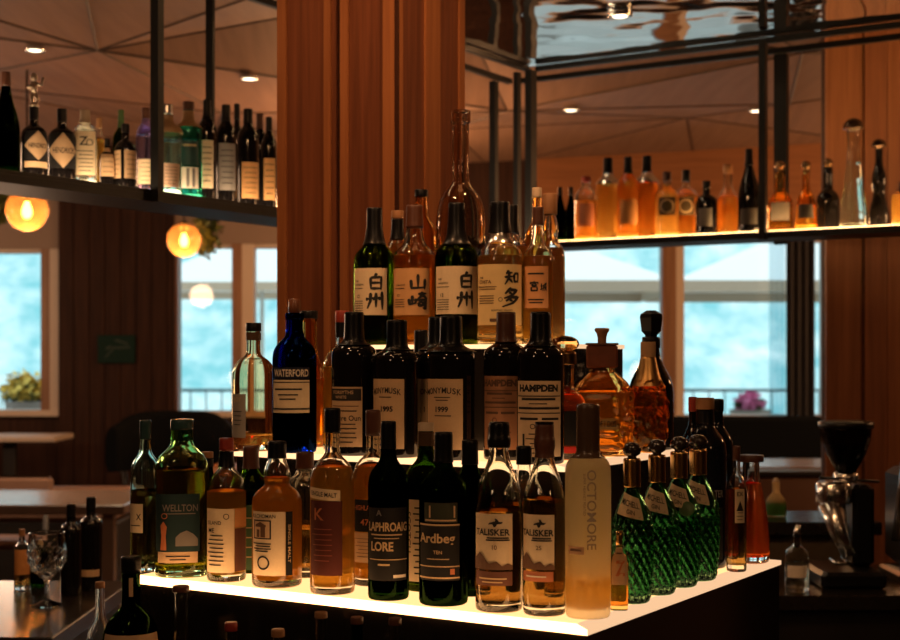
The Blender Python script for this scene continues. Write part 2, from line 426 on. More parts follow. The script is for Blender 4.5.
LIT = emit('lit_acrylic', (1, .50, .20), 5.5)
LITIN = emit('lit_acrylic_inner', (1, .50, .20), 1.6)
LITSIDE = emit('lit_acrylic_side', (1, .60, .33), .85)
LIT2 = emit('lit_acrylic_soft', (1, .56, .27), 1.7)
RISER = plain('smoked_acrylic', (.012, .010, .009), .13, 0, .5, .1)
disp = thing('bottle_display', 'black three-tier stepped bottle display with glowing amber shelf tops', 'display stand', (C1.x, C1.y, 0))
DM = Matrix.Translation((-C1.x, -C1.y, 0)) @ GM
for lv, z0 in ((1, .0), (2, LV[1]['z']), (3, LV[2]['z'])):
    L = LV[lv]; a0, a1, b0, z = L['a'], L['a']+L['l'], L['b'], L['z']
    MB().box(-a1+.004, -a0-.004, b0+.004, DEPTH, z0, z-.0082, DM).obj('tier_body', RISER, disp, False)
    MB().box(-a1, -a0-.035, b0+.035, DEPTH, z-.008, z, DM).obj('light_panel', LITIN, disp, False)
    def strip(pts, mat):
        n = len(pts); MB().add([DM @ Vector((x, y, q)) for q in (z-.008, z) for x, y in pts], [tuple(range(n-1, -1, -1)), tuple(range(n, 2*n))]+[(k, (k+1) % n, n+(k+1) % n, n+k) for k in range(n)]).obj('light_strip', mat, disp, False)
    strip([(-a1, b0), (-a0, b0), (-a0-.0345, b0+.0345), (-a1, b0+.0345)], LIT if lv == 1 else LIT2)
    strip([(-a0, b0), (-a0, DEPTH), (-a0-.0345, DEPTH), (-a0-.0345, b0+.0345)], LITSIDE)

# ------------------------------------------------------------------ bottles on the lowest tier, front row
GLOW_A = spirit('amber_lit', (1, .80, .42), (1, .62, .12), 12, .6)
GLOW_O = spirit('orange_lit', (1, .66, .26), (1, .52, .08), 12, .6)
GOLDL = spirit('golden_tequila', (1, .88, .58), (1, .72, .2), 8, .3)
G1 = 'bottles on the lowest lit tier'
RECT = [(0, 0), (1, 0), (1, 1), (0, 1)]
def small(cx, z0, z1, k, w, im=PRINT, h=.018):
    """k rows of small print as thin strokes"""
    return [('-', cx+((i*37) % 5-2)*.012, z0+(z1-z0)*i/max(k-1, 1), h, w*(.72+.28*((i*53) % 7)/6), im) for i in range(k)]

bottle('whisky_bottle', 'slim ribbed clear bottle of dark whisky with small cream label at the tier end', 'bottle', F_(1, 145.5, 0.073), 30, 420, 'std', glass('pale_teal_glass', (.82, .96, .95)), DEEP, 491,
       cap=(440, plain('teal_cap', (.03, .07, .07), .2)), labels=[(131, 143, 504, 533, CREAM, [('X', .25, .55, .22, .3), ('-', .0, .25, .03, .7)])], group=G1)
def ribbed_stopper(root, R, H, P):
    MB().lathe([(R*.30, H*.86), (R*.36, H*.87), (R*.36, H*.90), (R*.30, H*.91), (R*.36, H*.925), (R*.36, H*.95), (R*.32, H*.96), (R*.36, H*.975), (R*.34, H*1.0), (R*.2, H*1.005)], 28).obj('stopper', TEAL, root)
bottle('whisky_bottle', 'broad green tinted bottle with dark teal picture label beside the slim ribbed one', 'bottle', F_(1, 182, 0.078), 53, 419, 'tall', glass('pale_green_glass', (.75, .88, .62)), YGREEN, 470,
       cap=(.93, plain('teal_cap', (.03, .07, .07), .2)), sleeves=[(424, 442, TEAL, 'neck_ring')], n=3.2, seg=48,
       labels=[(157, 199, 494, 552, TEALP, [('WELLTON', .05, .76, .12, .8, PRINTGREY), ('-', .05, .66, .015, .7, PRINTGREY),
                ([(.2, 0), (.8, 0), (.75, .5), (.85, .8), (.5, 1), (.2, .85), (.3, .5)], -.32, .28, .50, .22, PRINTR), ('o', -.30, .62, .10, .1, PRINTR),
                ([(0, 0), (1, 0), (1, .4), (.8, .7), (.5, .9), (.2, .75), (0, .5)], .2, .25, .3, .5, PRINTGREY)]),
               (159, 197, 552, 563, TAN, [('-', 0, .6, .12, .6), ('-', 0, .3, .1, .4)], 'banner_label')], group=G1)
bottle('whisky_bottle', 'amber whisky with red-brown cap and tall cream label with an orange tab', 'bottle', F_(1, 226.5, 0.073), 39, 438, 'std', CLEAR, AMBER, 492,
       cap=(452, REDCAP), sleeves=[(453, 468, BLACKCAP)], group=G1,
       labels=[(208, 234, 509, 573, CREAM, [('ISLAND', -.15, .78, .06, .5), ('ME', -.25, .66, .07, .3)]+small(-.1, .12, .58, 8, .6)+[('o', .25, .88, .09, .1)]),
               (234.5, 245.5, 509, 528, ORANGEP, [], 'orange_tab'), (234.5, 245, 529, 572, plain('paper_umber', (.12, .04, .02), .7), [], 'side_label')])
bottle('whisky_bottle', 'bright amber whisky with bulged neck and cream label edged by a black stripe', 'bottle', F_(1, 277, 0.076), 50, 441, 'kil', CLEAR, ORANGE, 479,
       cap=(460, BLACKCAP), group=G1,
       labels=[(254, 285, 512, 576, CREAM, [('KILCHOMAN', -.12, .93, .06, .72), ('o', -.1, .2, .22, .3)]+small(-.15, .38, .5, 4, .6)+
                [(RECT, -.15, .72, .30, .56), (RECT, -.15, .72, .26, .48, TAN), (RECT, -.25, .66, .12, .10, PRINTB), (RECT, -.10, .68, .16, .14, PRINTB), ([(0, 0), (1, 0), (1, .4), (.5, 1), (0, .4)], -.18, .80, .08, .34, PRINTB)]),
               (285.5, 292, 512, 576, BLACKP, [('|SINGLE MALT', 0, .5, .6, .4, PRINTG)], 'side_stripe')])
bottle('whisky_bottle', 'golden whisky with tall dark red label under a curved cream banner', 'bottle', F_(1, 332.5, 0.068), 45, 408, 'squat', CLEAR, AMBER, 468,
       cap=(434, BLACKCAP), group=G1,
       labels=[(311.5, 342, 501, 576, DKRED, [('K', -.15, .82, .16, .3, PRINTR)]+small(-.05, .2, .62, 7, .6, plain('print_dull_red', (.25, .06, .03), .7), .012)),
               (311, 340, 489, 500, CREAM, [('SINGLE MALT', 0, .5, .42, .8)], 'banner_label', -.005)])
bottle('whisky_bottle', 'dark green bottle with black label and pale lettering beside the dark red label', 'bottle', F_(1, 388.5, 0.068), 41, 421, 'std', DKGREEN, DEEP, .72,
       cap=(450, BLACKCAP), group=G1,
       labels=[(369, 406, 508, 581, BLACKP, [('LAPHROAIG', .03, .74, .125, .92, PRINTG, .03), ('LORE', -.1, .47, .13, .5, PRINTG, .03), ('-', 0, .63, .018, .7, PRINTG), ('-', 0, .58, .012, .55, PRINTG), ('-', .05, .29, .012, .9, PRINTG),
                ('-', -.05, .22, .025, .25, PRINTG), ('-', .3, .06, .04, .3, PRINTW), ('A', -.15, .93, .08, .2, PRINTGREY)])])
bottle('whisky_bottle', 'dark green bottle with black cap and black label bordered in dull gold lines', 'bottle', F_(1, 443.5, 0.076), 49, 432, 'std', DKGREEN, DEEP, .6,
       cap=(464, BLACKCAP), group=G1,
       labels=[(421, 459, 524, 581, BLACKP, [('Ardbeg', -.05, .72, .22, .92, PRINTG, .02), ('TEN', 0, .5, .06, .3, PRINTG), ('-', 0, .98, .03, 1, PRINTG), ('-', 0, .05, .025, 1, PRINTG), ('-', .0, .38, .015, .5, PRINTG), ('-', .32, .16, .1, .1, PRINTR), ('-', 0, .25, .02, .98, PRINTG)]),
               (425, 457, 503, 523, plain('paper_olive', (.025, .03, .014), .6), [('-', 0, .12, .08, .9, PRINTG), ('|I', -.3, .55, .6, .05, PRINTG), ('|I', .4, .55, .6, .05, PRINTG)], 'shoulder_label')])
MOUNT = [(0, 0), (1, 0), (1, .25), (.88, .38), (.75, .22), (.62, .5), (.45, .35), (.3, .8), (.2, 1), (.08, .7), (0, .75)]
BIRD = [(.0, .3), (.3, .35), (.4, .0), (.55, .1), (.6, .35), (.9, .4), (1, .6), (.75, .62), (.6, .95), (.45, 1), (.5, .7), (.3, .6), (.1, .5)]
def sea_label(num): return [('TALISKER', 0, .67, .12, .96, PRINT, .03), ('-', .15, .57, .025, .5), ('-', .15, .53, .025, .55), (num, .08, .40, .08, .35, PRINTB), (MOUNT, 0, .155, .31, 1.0, PRINTB), (BIRD, .1, .84, .16, .34)]
UMBER = plain('paper_umber', (.12, .04, .02), .7)
bottle('whisky_bottle', 'whisky with cream mountain label numbered 10 beside the dark green gold-lined bottle', 'bottle', F_(1, 499, 0.073), 47.5, 422, 'talisker', CLEAR, DEEP, 512,
       cap=(449, BLACKCAP), sleeves=[(433, 436, GOLD, 'cap_band')], group=G1,
       labels=[(476.5, 512, 514, 570, CREAM, sea_label('10')), (477, 512, 572, 586, UMBER, [('-', 0, .5, .1, .7, PRINTG), ('-', 0, .25, .08, .5, PRINTG)], 'lower_label')])
bottle('whisky_bottle', 'whisky with cream mountain label numbered 25 and orange strip next to the frosted bottle', 'bottle', F_(1, 544.5, 0.080), 43, 423, 'talisker', CLEAR, DEEP, 500,
       cap=(459, BROWNCAP), sleeves=[(423, 438, BLACKCAP, 'cap_cover')], group=G1,
       labels=[(524, 554, 515, 570, CREAM, sea_label('25')), (524, 553, 572, 582, plain('paper_rust', (.42, .13, .05), .7), [('-', 0, .5, .14, .6, PRINTW)], 'lower_label')])
FR = plain('print_frost', (.42, .35, .28), .6)
bottle('whisky_bottle', 'tall frosted white bottle at the tier corner with a little golden whisky inside', 'bottle', F_(1, 588, 0.096), 46, 404, 'frost', FROST, spirit('golden_dram', (1, .80, .36), (1, .7, .2), 5, .6), 581,
       cap=(459, plain('smoke_cap', (.08, .045, .025), .25)), group=G1,
       labels=[(569, 584, 547, 555, plain('paper_taupe', (.42, .24, .13), .7), [('-', 0, .5, .2, .7, PRINTB)], 'small_label'),
               (583, 603, 468, 552, FROST, [('|OCTOMORE', -.1, .5, .95, .42, FR), ('|SUPER HEAVILY PEATED', -.42, .68, .5, .12, FR)], 'etched_panel')])
# second row of the lowest tier
bottle('whisky_bottle', 'dark bottle with wooden stopper standing behind the broad green tinted one', 'bottle', F_(1, 207, 0.177), 34, 452, 'std', DKGREEN, DEEP, .6, cap=(459, WOODCAP, 'flat'), sleeves=[(460, 468, BLACKCAP)], group=G1)
bottle('whisky_bottle', 'green glass bottle half hidden behind the red-brown capped and black-striped ones', 'bottle', F_(1, 251, 0.172), 42, 446, 'std', GREEN, DEEP, .64, cap=(470, BROWNCAP),
       labels=[(240, 262, 505, 570, plain('paper_green', (.05, .12, .05), .6), small(0, .2, .8, 5, .7, PRINTG))], group=G1)
bottle('whisky_bottle', 'whisky with brown cap and dark label peeking out behind the dark red label', 'bottle', F_(1, 373, 0.172), 42, 410, 'squat', CLEAR, ORANGE, 467, cap=(437, BROWNCAP),
       labels=[(354, 380, 500, 532, BLACKP, [('HIGHLAND', 0, .75, .16, .8, PRINTR), ('47', 0, .3, .2, .4, PRINTR)]), (354, 380, 533, 563, TAN, small(0, .2, .8, 6, .7, PRINTB), 'lower_label')], group=G1)
bottle('whisky_bottle', 'green bottle with cream cap and long cream label behind the gold-lined black label', 'bottle', F_(1, 426, 0.172), 43, 423, 'std', GREEN, DEEP, .55, cap=(432, CREAMCAP, 'flat'), sleeves=[(433, 447, plain('smoke_cap', (.08, .045, .025), .25))],
       labels=[(407, 432, 500, 582, CREAM, [('|SCOTCH', -.35, .6, .5, .2)]+small(.1, .1, .9, 12, .5))], group=G1)
bottle('whisky_bottle', 'near-black green bottle without visible label behind the gap before the mountain labels', 'bottle', F_(1, 470, 0.172), 44, 440, 'std', DKGREEN, DEEP, .6, cap=(466, BLACKCAP), group=G1)
bottle('whisky_bottle', 'clear half-empty bottle behind the golden whisky with the banner', 'bottle', F_(1, 305, 0.182), 42, 452, 'tall', CLEAR, DEEP, .4, cap=(470, BROWNCAP), group=G1)
bottle('whisky_bottle', 'clear bottle of dark whisky behind the pair of mountain labels', 'bottle', F_(1, 524, 0.177), 42, 446, 'std', CLEAR, DEEP, .62, cap=(466, BLACKCAP), group=G1)

# side of the lowest tier
bottle('miniature_bottle', 'small flask of pale spirit with tan label lettered Z beside the frosted bottle', 'bottle', R_(1, 619, .030), 18, 531, 'squat', GOLDGLASS, PALE, .6, n=3, dep=.6,
       cap=(.82, GOLD), labels=[(612, 627, 548, 585, TAN, [('Z', .05, .45, .42, .6, PRINTR, .03), ('-', 0, .85, .04, .6, PRINTB)])])
def facet(t, z, r): return 1+.07*(abs(math.sin(8*t+z*150))+abs(math.sin(8*t-z*150))-1.35)
def crest_stopper(root, R, H, P):
    MB().lathe([(R*.30, H*.99), (R*.22, H*1.0), (R*.20, H*1.01), (R*.40, H*1.03), (R*.44, H*1.06), (R*.34, H*1.095), (R*.12, H*1.11)], 14).obj('stopper', plain('dark_stopper', (.03, .02, .015), .12, 0, .7), root)
def seal(root, R, H, P):
    MB().lathe([(.001, -.001), (R*.33, -.001), (R*.36, .001), (R*.30, .0025), (.001, .003)], 24).obj('wax_seal', GREENCAP, root).matrix_local = Matrix.Translation((R*.35, -R*.86, H*.585)) @ Matrix.Rotation(math.radians(68), 4, 'X')
for k, (px, lab) in enumerate([(632, 'first emerald quilted-glass bottle in the file behind the frosted one'), (657, 'second emerald quilted-glass bottle in the file counting from the frosted one'),
                               (679, 'third emerald quilted-glass bottle counting from the frosted one, dark seal on its shoulder'), (698, 'last emerald quilted-glass bottle in the file, beside the dark gin bottle')]):
    p = R_(1, px, .044)
    bottle('gin_bottle', lab, 'bottle', p, 43, 0, 'diamond', BOTTLEGREEN, glass('emerald_gin', (.85, .97, .86), 0, 1.36), .38 if k == 0 else .5, H=.222, mod=lambda t, z, r: facet(t, z, r) if .004 < z < .135 else 1.0, seg=128,
           cap=(.80, GOLD), top_part=(lambda r, R, H, P, k=k: (crest_stopper(r, R, H, P), seal(r, R, H, P) if k == 2 else None)), group='emerald quilted-glass bottles',
           labels=[(px-17, px+12, HY+(.38-.163)*F/p.y, HY+(.38-.130)*F/p.y, CREAM, [('MICHELL', 0, .62, .28, .8), ('GIN', .05, .25, .2, .4)], 'shoulder_label', -.010)])
GINT = plain('print_slate', (.10, .11, .12), .5)
bottle('gin_bottle', 'large blue-black bottle with round shoulders and faint print on the tier side', 'bottle', R_(1, 705, .09), 43, 398, 'tall', BLUEBLACK, cap=(410, WOODCAP, 'flat'), sleeves=[(411, 424, BLACKCAP)],
       labels=[(690, 722, 488, 500, BLUEBLACK, [('BEEFEATER', .1, .5, .6, .8, PRINTGREY)], 'print_band'), (688, 722, 508, 560, BLACKP, small(0, .2, .8, 6, .7, GINT), 'lower_label')])
bottle('gin_bottle', 'dark bottle with black cap behind the large blue-black one', 'bottle', grid(.1125, .762, LV[1]['z']), 34, 399, 'tall', BLUEBLACK, cap=(412, BLACKCAP))
bottle('liqueur_bottle', 'slim dark bottle with red cap behind the large blue-black one', 'bottle', grid(.134, .70, LV[1]['z']), 21, 397, 'tall', BLACKGLASS, cap=(412, REDCAP))
bottle('whisky_bottle', 'narrow amber bottle with upright cream label on the tier side', 'bottle', R_(1, 736.5, .022), 20, 446, 'std', CLEAR, DEEP, .66, cap=(461, BROWNCAP),
       labels=[(735, 744, 489, 523, CREAM, [('EX', 0, .85, .12, .6), ([(0, 0), (1, 0), (.5, 1)], 0, .5, .3, .7)]+small(0, .1, .3, 3, .7))])
bottle('cognac_bottle', 'glowing orange cognac with wide dark flat stopper at the far tier end', 'bottle', R_(1, 751, .040), 37, 455, 'curved', CLEAR, REDB, .74, cap=(463, BROWNCAP, 'flat'), capw=1.55)

# ------------------------------------------------------------------ middle tier
G2 = 'bottles on the middle lit tier'
bottle('whisky_bottle', 'clear nearly empty whiskey bottle with black and tan cap at the middle tier end', 'bottle', F_(2, 253.5, .05), 43, 323, 'squat', glass('faint_gold_glass', (.95, .88, .74)), PALE, .12, cap=(331, BLACKCAP, 'flat'), sleeves=[(332, 340, plain('smoke_cap', (.08, .045, .025), .25))],
       labels=[(233, 246, 394, 438, GREYP, [('JOY', 0, .86, .12, .7, PRINTG)]+small(0, .3, .6, 4, .6))], group=G2)
def peg(root, R, H, P): MB().lathe([(R*.25, H*.985), (R*.26, H*1.0), (R*.28, H*1.005), (R*.28, H*1.095), (R*.25, H*1.1)], 24).obj('stopper', plain('brown_stopper', (.16, .06, .03), .25), root)
bottle('whisky_bottle', 'cobalt blue topped bottle with cream label and translucent brown stopper', 'bottle', F_(2, 294.5, .05), 44, 313, 'tall', BLUE, glass('blue_whisky', (.02, .012, .008), 0, 1.36), .60, cap=(.95, BLUE), top_part=peg, group=G2,
       labels=[(274, 309, 380, 413, CREAM, [('-', 0, .93, .03, 1), ('-', -.05, .72, .05, .7), ('-', -.05, .55, .04, .5), ('-', -.05, .42, .04, .4), ('-', 0, .12, .05, 1)]),
               (274.5, 309, 367, 379, plain('print_navy', (.008, .012, .03), .3), [('WATERFORD', 0, .5, .62, .92, PRINTW, .02)], 'name_band')])
bottle('rum_bottle', 'black rum bottle with tan label headed by a dark panel on the middle tier', 'bottle', F_(2, 354, .05), 45, 312, 'rum', BLACKGLASS, cap=(345, BLACKCAP), group=G2,
       labels=[(332.5, 362, 387, 447, TAN, [('-', 0, .87, .2, .94), ('FORSYTHS', -.05, .91, .06, .75, TAN), ('WHITE', -.1, .83, .05, .5, TAN), ('Pure Oun', .1, .48, .09, .7), ('-', 0, .68, .014, .8, PRINTB), ('-', .05, .6, .02, .6)]+small(0, .08, .38, 5, .75))])
def arch(s, y, n): return [(ch, (i-(len(s)-1)/2)*n, y-.0022*((i-(len(s)-1)/2)**2), .085, n*.9) for i, ch in enumerate(s) if ch != ' ']
bottle('rum_bottle', 'black rum bottle with tan label dated 1995 on the middle tier', 'bottle', F_(2, 397, .05), 47, 320, 'rum', BLACKGLASS, cap=(350, BLACKCAP), group=G2,
       labels=[(374, 404, 379, 449, TAN, arch('MONYMUSK', .84, .105)+[('-', 0, .74, .012, .35), ('1995', .05, .57, .08, .4, PRINT, .03)]+small(0, .06, .3, 4, .5))])
bottle('rum_bottle', 'broad black rum bottle with tan label dated 1999 in the middle of its tier', 'bottle', F_(2, 451, .05), 48, 316, 'rum', BLACKGLASS, cap=(352, BLACKCAP), capw=1.2, group=G2,
       labels=[(428, 462.5, 379, 450, TAN, arch('MONYMUSK', .84, .115)+[('-', 0, .74, .012, .4), ('-', 0, .70, .012, .3), ('1999', .0, .57, .08, .45, PRINT, .03), ('-', .02, .48, .012, .4)]+small(0, .06, .2, 3, .5))])
bottle('rum_bottle', 'black rum bottle close behind the one dated 1999, a strip of its label showing', 'bottle', F_(2, 438, .13), 45, 317, 'rum', BLACKGLASS, cap=(350, BLACKCAP), group=G2,
       labels=[(418, 440, 379, 450, TAN, [('MON', -.2, .82, .08, .5), ('1', -.1, .57, .08, .2)])])
def hlabel(c): return [('HAMPDEN', 0, .905, .095, .94, c, .055), ('-', 0, .80, .012, .95, c), ('-', 0, .76, .03, .7, c), ('-', 0, .70, .012, .35, c), ('-', 0, .64, .03, .9, c), ('-', 0, .575, .012, .95, c), ('-', -.2, .50, .03, .4, c), ('-', .25, .50, .03, .35, c),
                       ('o', -.1, .40, .07, .2, c), ('|I', -.3, .2, .2, .05, c)]+small(.05, .05, .3, 5, .6, c, .012)
bottle('rum_bottle', 'black rum bottle with dull orange label, second from the middle tier corner', 'bottle', F_(2, 506, .10), 45, 312, 'rum', BLACKGLASS, cap=(342, BROWNCAP), group=G2,
       labels=[(485, 517, 376, 450, plain('paper_copper', (.42, .19, .09), .7), hlabel(PRINTB))])
bottle('rum_bottle', 'black rum bottle with big cream label headed by heavy capitals at the middle tier corner', 'bottle', F_(2, 540.5, .05), 47.5, 312, 'rum', BLACKGLASS, cap=(346, BLACKCAP), group=G2,
       labels=[(518.5, 560, 381, 457, plain('paper_buff', (.74, .53, .32), .75), hlabel(PRINT))])
bottle('whisky_bottle', 'brown-capped amber bottle behind the rum with the dark label panel', 'bottle', F_(2, 342, .15), 38, 311, 'squat', CLEAR, AMBER, .6, cap=(322, REDCAP, 'flat'), sleeves=[(322, 337, BLACKCAP)], group=G2)
bottle('whisky_bottle', 'clear gold bottle with black cap behind the cobalt blue topped one', 'bottle', F_(2, 309, .20), 44, 311, 'round', GOLDGLASS, AMBER, .5, cap=(318, BLACKCAP, 'flat'), group=G2)
bottle('rum_bottle', 'dark bottle in shadow between the labels dated 1995 and 1999', 'bottle', F_(2, 421, .235), 32, 330, 'rum', BLACKGLASS, cap=(355, BLACKCAP), group=G2)
def ball(root, R, H, P):
    MB().lathe([(R*.05, H*.97), (R*.45, H*.975), (R*.48, H*1.0), (R*.34, H*1.01)]+[(math.cos(a)*R*.66, H*1.075+math.sin(a)*H*.075) for a in [(-1.2+2.77*i/12) for i in range(13)]], 32).obj('stopper', GOLDGLASS, root)
bottle('decanter', 'round decanter of red amber spirit with glass ball stopper and red base band', 'decanter', R_(2, 565, .085), 43, 352, 'decanter', CLEAR, REDB, .6, cap=(.88, plain('brass_dark', (.25, .13, .05), .3, 1)), top_part=ball, capw=1.25,
       labels=[(548, 584, 411, 446, BLACKP, [], 'label'), (548, 584, 447, 453, REDP, [], 'red_band')])
def face(t, z, r):
    v = noise.noise(Vector((math.cos(t)*r*75, math.sin(t)*r*75, z*75))); return 1+.16*v
def lid(root, R, H, P):
    q = R*.52
    MB().cbox(-q, q, -q*.7, q*.7, H*.69, H*.87, .003).obj('leather_collar', plain('leather', (.16, .045, .02), .5, var=.5), root, False)
    MB().cbox(-q*1.06, q*1.06, -q*.78, q*.78, H*.87, H*.887, .0015).obj('collar_rim', BROWNCAP, root, False)
    MB().lathe([(R*.15, H*.887), (R*.15, H*.93), (R*.19, H*.965), (R*.25, H*.985), (R*.25, H*1.0), (R*.2, H*1.006)], 14).obj('stopper', WOODCAP, root, False)
bottle('decanter', 'big square gold glass decanter with carved relief and leather collar', 'decanter', R_(2, 602, .072), 60, 329, 'decanter', GOLDGLASS, GOLDL, .5, n=4, dep=.8, seg=96, mod=lambda t, z, r: face(t, z, r) if .008 < z < .115 else 1.0,
       glass_top=.74, top_part=lid, labels=[(592, 618, 418, 430, plain('paper_gold', (.45, .27, .09), .35, .6), [('1 OF 1 DOS', 0, .5, .5, .8, PRINT)])])
def crackle(t, z, r): return 1+.22*noise.noise(Vector((math.cos(t)*r*110, math.sin(t)*r*110, z*55)))
def cone(root, R, H, P):
    MB().lathe([(rad(P, H*z)+.0012, H*z) for z in (.6, .64, .68, .72, .76, .8, .84, .87)], 32, close0=False).obj('neck_collar', plain('satin_gold', (.62, .36, .13), .38, 1), root)
bottle('tequila_bottle', 'teardrop shaped crackled gold bottle with conical metal collar', 'bottle', grid(.215, .68, LV[2]['z']), 39, 342, 'tear', GOLDGLASS, spirit('gold_clear', (1, .88, .58), (1, .72, .2), 8, .05), .55, mod=lambda t, z, r: crackle(t, z, r) if .008 < z < .135 else 1.0, seg=72, cap=(.86, CORK, 'flat'), top_part=cone, capw=1.25)
def crown(root, R, H, P):
    s = R*1.02
    MB().lathe([(s*.38, H*.985), (s*.40, H*.995), (s*.3, H*1.0), (s*.3, H*1.015), (s*.38, H*1.03), (s*.48, H*1.05), (s*.56, H*1.17), (s*.53, H*1.20), (s*.22, H*1.235)], 6).obj('stopper', BLACKCAP, root, False)
bottle('tequila_bottle', 'tall dark bottle with faceted black crown stopper behind the teardrop bottle', 'bottle', grid(.247, .765, LV[2]['z']), 45, 337, 'flute', BLACKGLASS, cap=(.9, BLACKCAP), top_part=crown)

# ------------------------------------------------------------------ top tier
G3 = 'bottles on the top lit tier'
def jp(a, b, lines): return [(a, .20, .70, .34, .52), (b, .20, .31, .36, .56)]+lines
HK = lambda: [('THE', -.36, .73, .04, .2), ('HAKUSHU', -.28, .65, .04, .42), ('-', -.3, .57, .012, .3), ('12', -.3, .40, .07, .2)]+[('-', -.3, .30-.05*i, .012, .3) for i in range(5)]
bottle('whisky_bottle', 'green glass whisky with cream label and two brush characters, first in the top row', 'bottle', F_(3, 374.5, .05), 42, 208, 'suntory', GREEN, YGREEN, .66, cap=(243, BLACKCAP), capw=1.1, group=G3,
       labels=[(355, 386.5, 268, 315, CREAM, jp('shiro', 'shuu', HK()))])
bottle('whisky_bottle', 'amber whisky with tan label and two brush characters between the green glass pair', 'bottle', F_(3, 414.5, .05), 43, 205.5, 'suntory', CLEAR, ORANGE, .64, cap=(226, BROWNCAP), group=G3,
       labels=[(394.5, 429, 268, 315, plain('paper_amber', (.66, .36, .15), .75), jp('yama', 'saki', [('YAMAZAKI', -.25, .64, .035, .42), ('-', -.28, .57, .012, .3), ('12', -.3, .42, .06, .2)]+[('-', -.28, .33-.05*i, .012, .3) for i in range(4)]))])
bottle('whisky_bottle', 'green glass whisky with cream label in front of the big empty bottle', 'bottle', F_(3, 456.5, .05), 43.5, 203, 'suntory', GREEN, YGREEN, .66, cap=(243, BLACKCAP), capw=1.1, group=G3,
       labels=[(436.5, 476.5, 266, 314, CREAM, jp('shiro', 'shuu', HK()))])
bottle('whisky_bottle', 'clear whisky with yellow cream label, black cap and silver neck ring', 'bottle', F_(3, 500, .05), 46, 202, 'suntory', CLEAR, PALE, .62, cap=(231, BLACKCAP), sleeves=[(231, 241, SILVER, 'neck_ring')], capw=1.25, group=G3,
       labels=[(478.5, 521, 264, 325, plain('paper_lemon', (.80, .58, .26), .75), [('chi', .24, .78, .24, .36), ('ta', .22, .46, .28, .42), ('THE', -.36, .78, .03, .15), ('CHITA', -.28, .71, .06, .36, PRINTB), ('-', -.25, .63, .012, .4, PRINTB), ('-', -.25, .59, .012, .35, PRINTB), ('o', .02, .42, .07, .1), ('SUNTORY WHISKY', .05, .24, .03, .5), ('-', -.05, .08, .05, .25, PRINTB)]+[('-', -.26, .48-.04*i, .012, .32, PRINTB) for i in range(4)])])
bottle('whisky_bottle', 'whisky with narrow orange label beside the silver ringed one', 'bottle', F_(3, 538, .085), 30, 207, 'suntory', CLEAR, AMBER, .64, cap=(224, BROWNCAP), group=G3,
       labels=[(525, 548, 266, 308, plain('paper_apricot', (.70, .33, .13), .75), [('miya', -.05, .52, .22, .36), ('gi', .30, .50, .2, .26), ('-', 0, .82, .04, .6), ('-', 0, .2, .03, .6), ('-', 0, .13, .03, .5)])])
bottle('whisky_bottle', 'tall clear bottle of pale gold whisky with brown cap on the top tier end', 'bottle', F_(3, 550, .165), 30, 194, 'kil', CLEAR, PALE, .64, cap=(213, WOODCAP, 'flat'), capw=1.45, group=G3)
def vrings(root, R, H, P): MB().lathe([(R*.42, H*.945), (R*.43, H*.95), (R*.43, H*.99), (R*.42, H*.995)], 32, close0=False, close1=False).obj('lip_ring', GOLDGLASS, root)
bottle('display_bottle', 'oversized empty clear bottle with long open neck towering over the top tier', 'bottle', F_(3, 460.5, .148), 49, 111, 'longneck', glass('smoky_clear_glass', (.86, .80, .74)), group=G3)
bottle('whisky_bottle', 'dark capped amber bottle behind the green and tan labels', 'bottle', F_(3, 397.5, .135), 34, 211, 'std', CLEAR, AMBER, .75, cap=(217, WOODCAP, 'flat'), sleeves=[(218, 238, BLACKCAP)], group=G3)
bottle('whisky_bottle', 'clear bottle with black flat cap showing above the tan label', 'bottle', F_(3, 421.5, .205), 32, 190, 'tall', GOLDGLASS, AMBER, .6, cap=(195, BLACKCAP, 'flat'), group=G3)
bottle('whisky_bottle', 'black capped bottle behind the silver ringed one', 'bottle', F_(3, 512, .16), 34, 205, 'std', CLEAR, AMBER, .7, cap=(232, BLACKCAP), group=G3)
bottle('whisky_bottle', 'tan capped clear bottle at the back of the top tier corner', 'bottle', F_(3, 537, .235), 26, 188, 'std', GOLDGLASS, PALE, .7, cap=(196, CREAMCAP, 'flat'), group=G3)

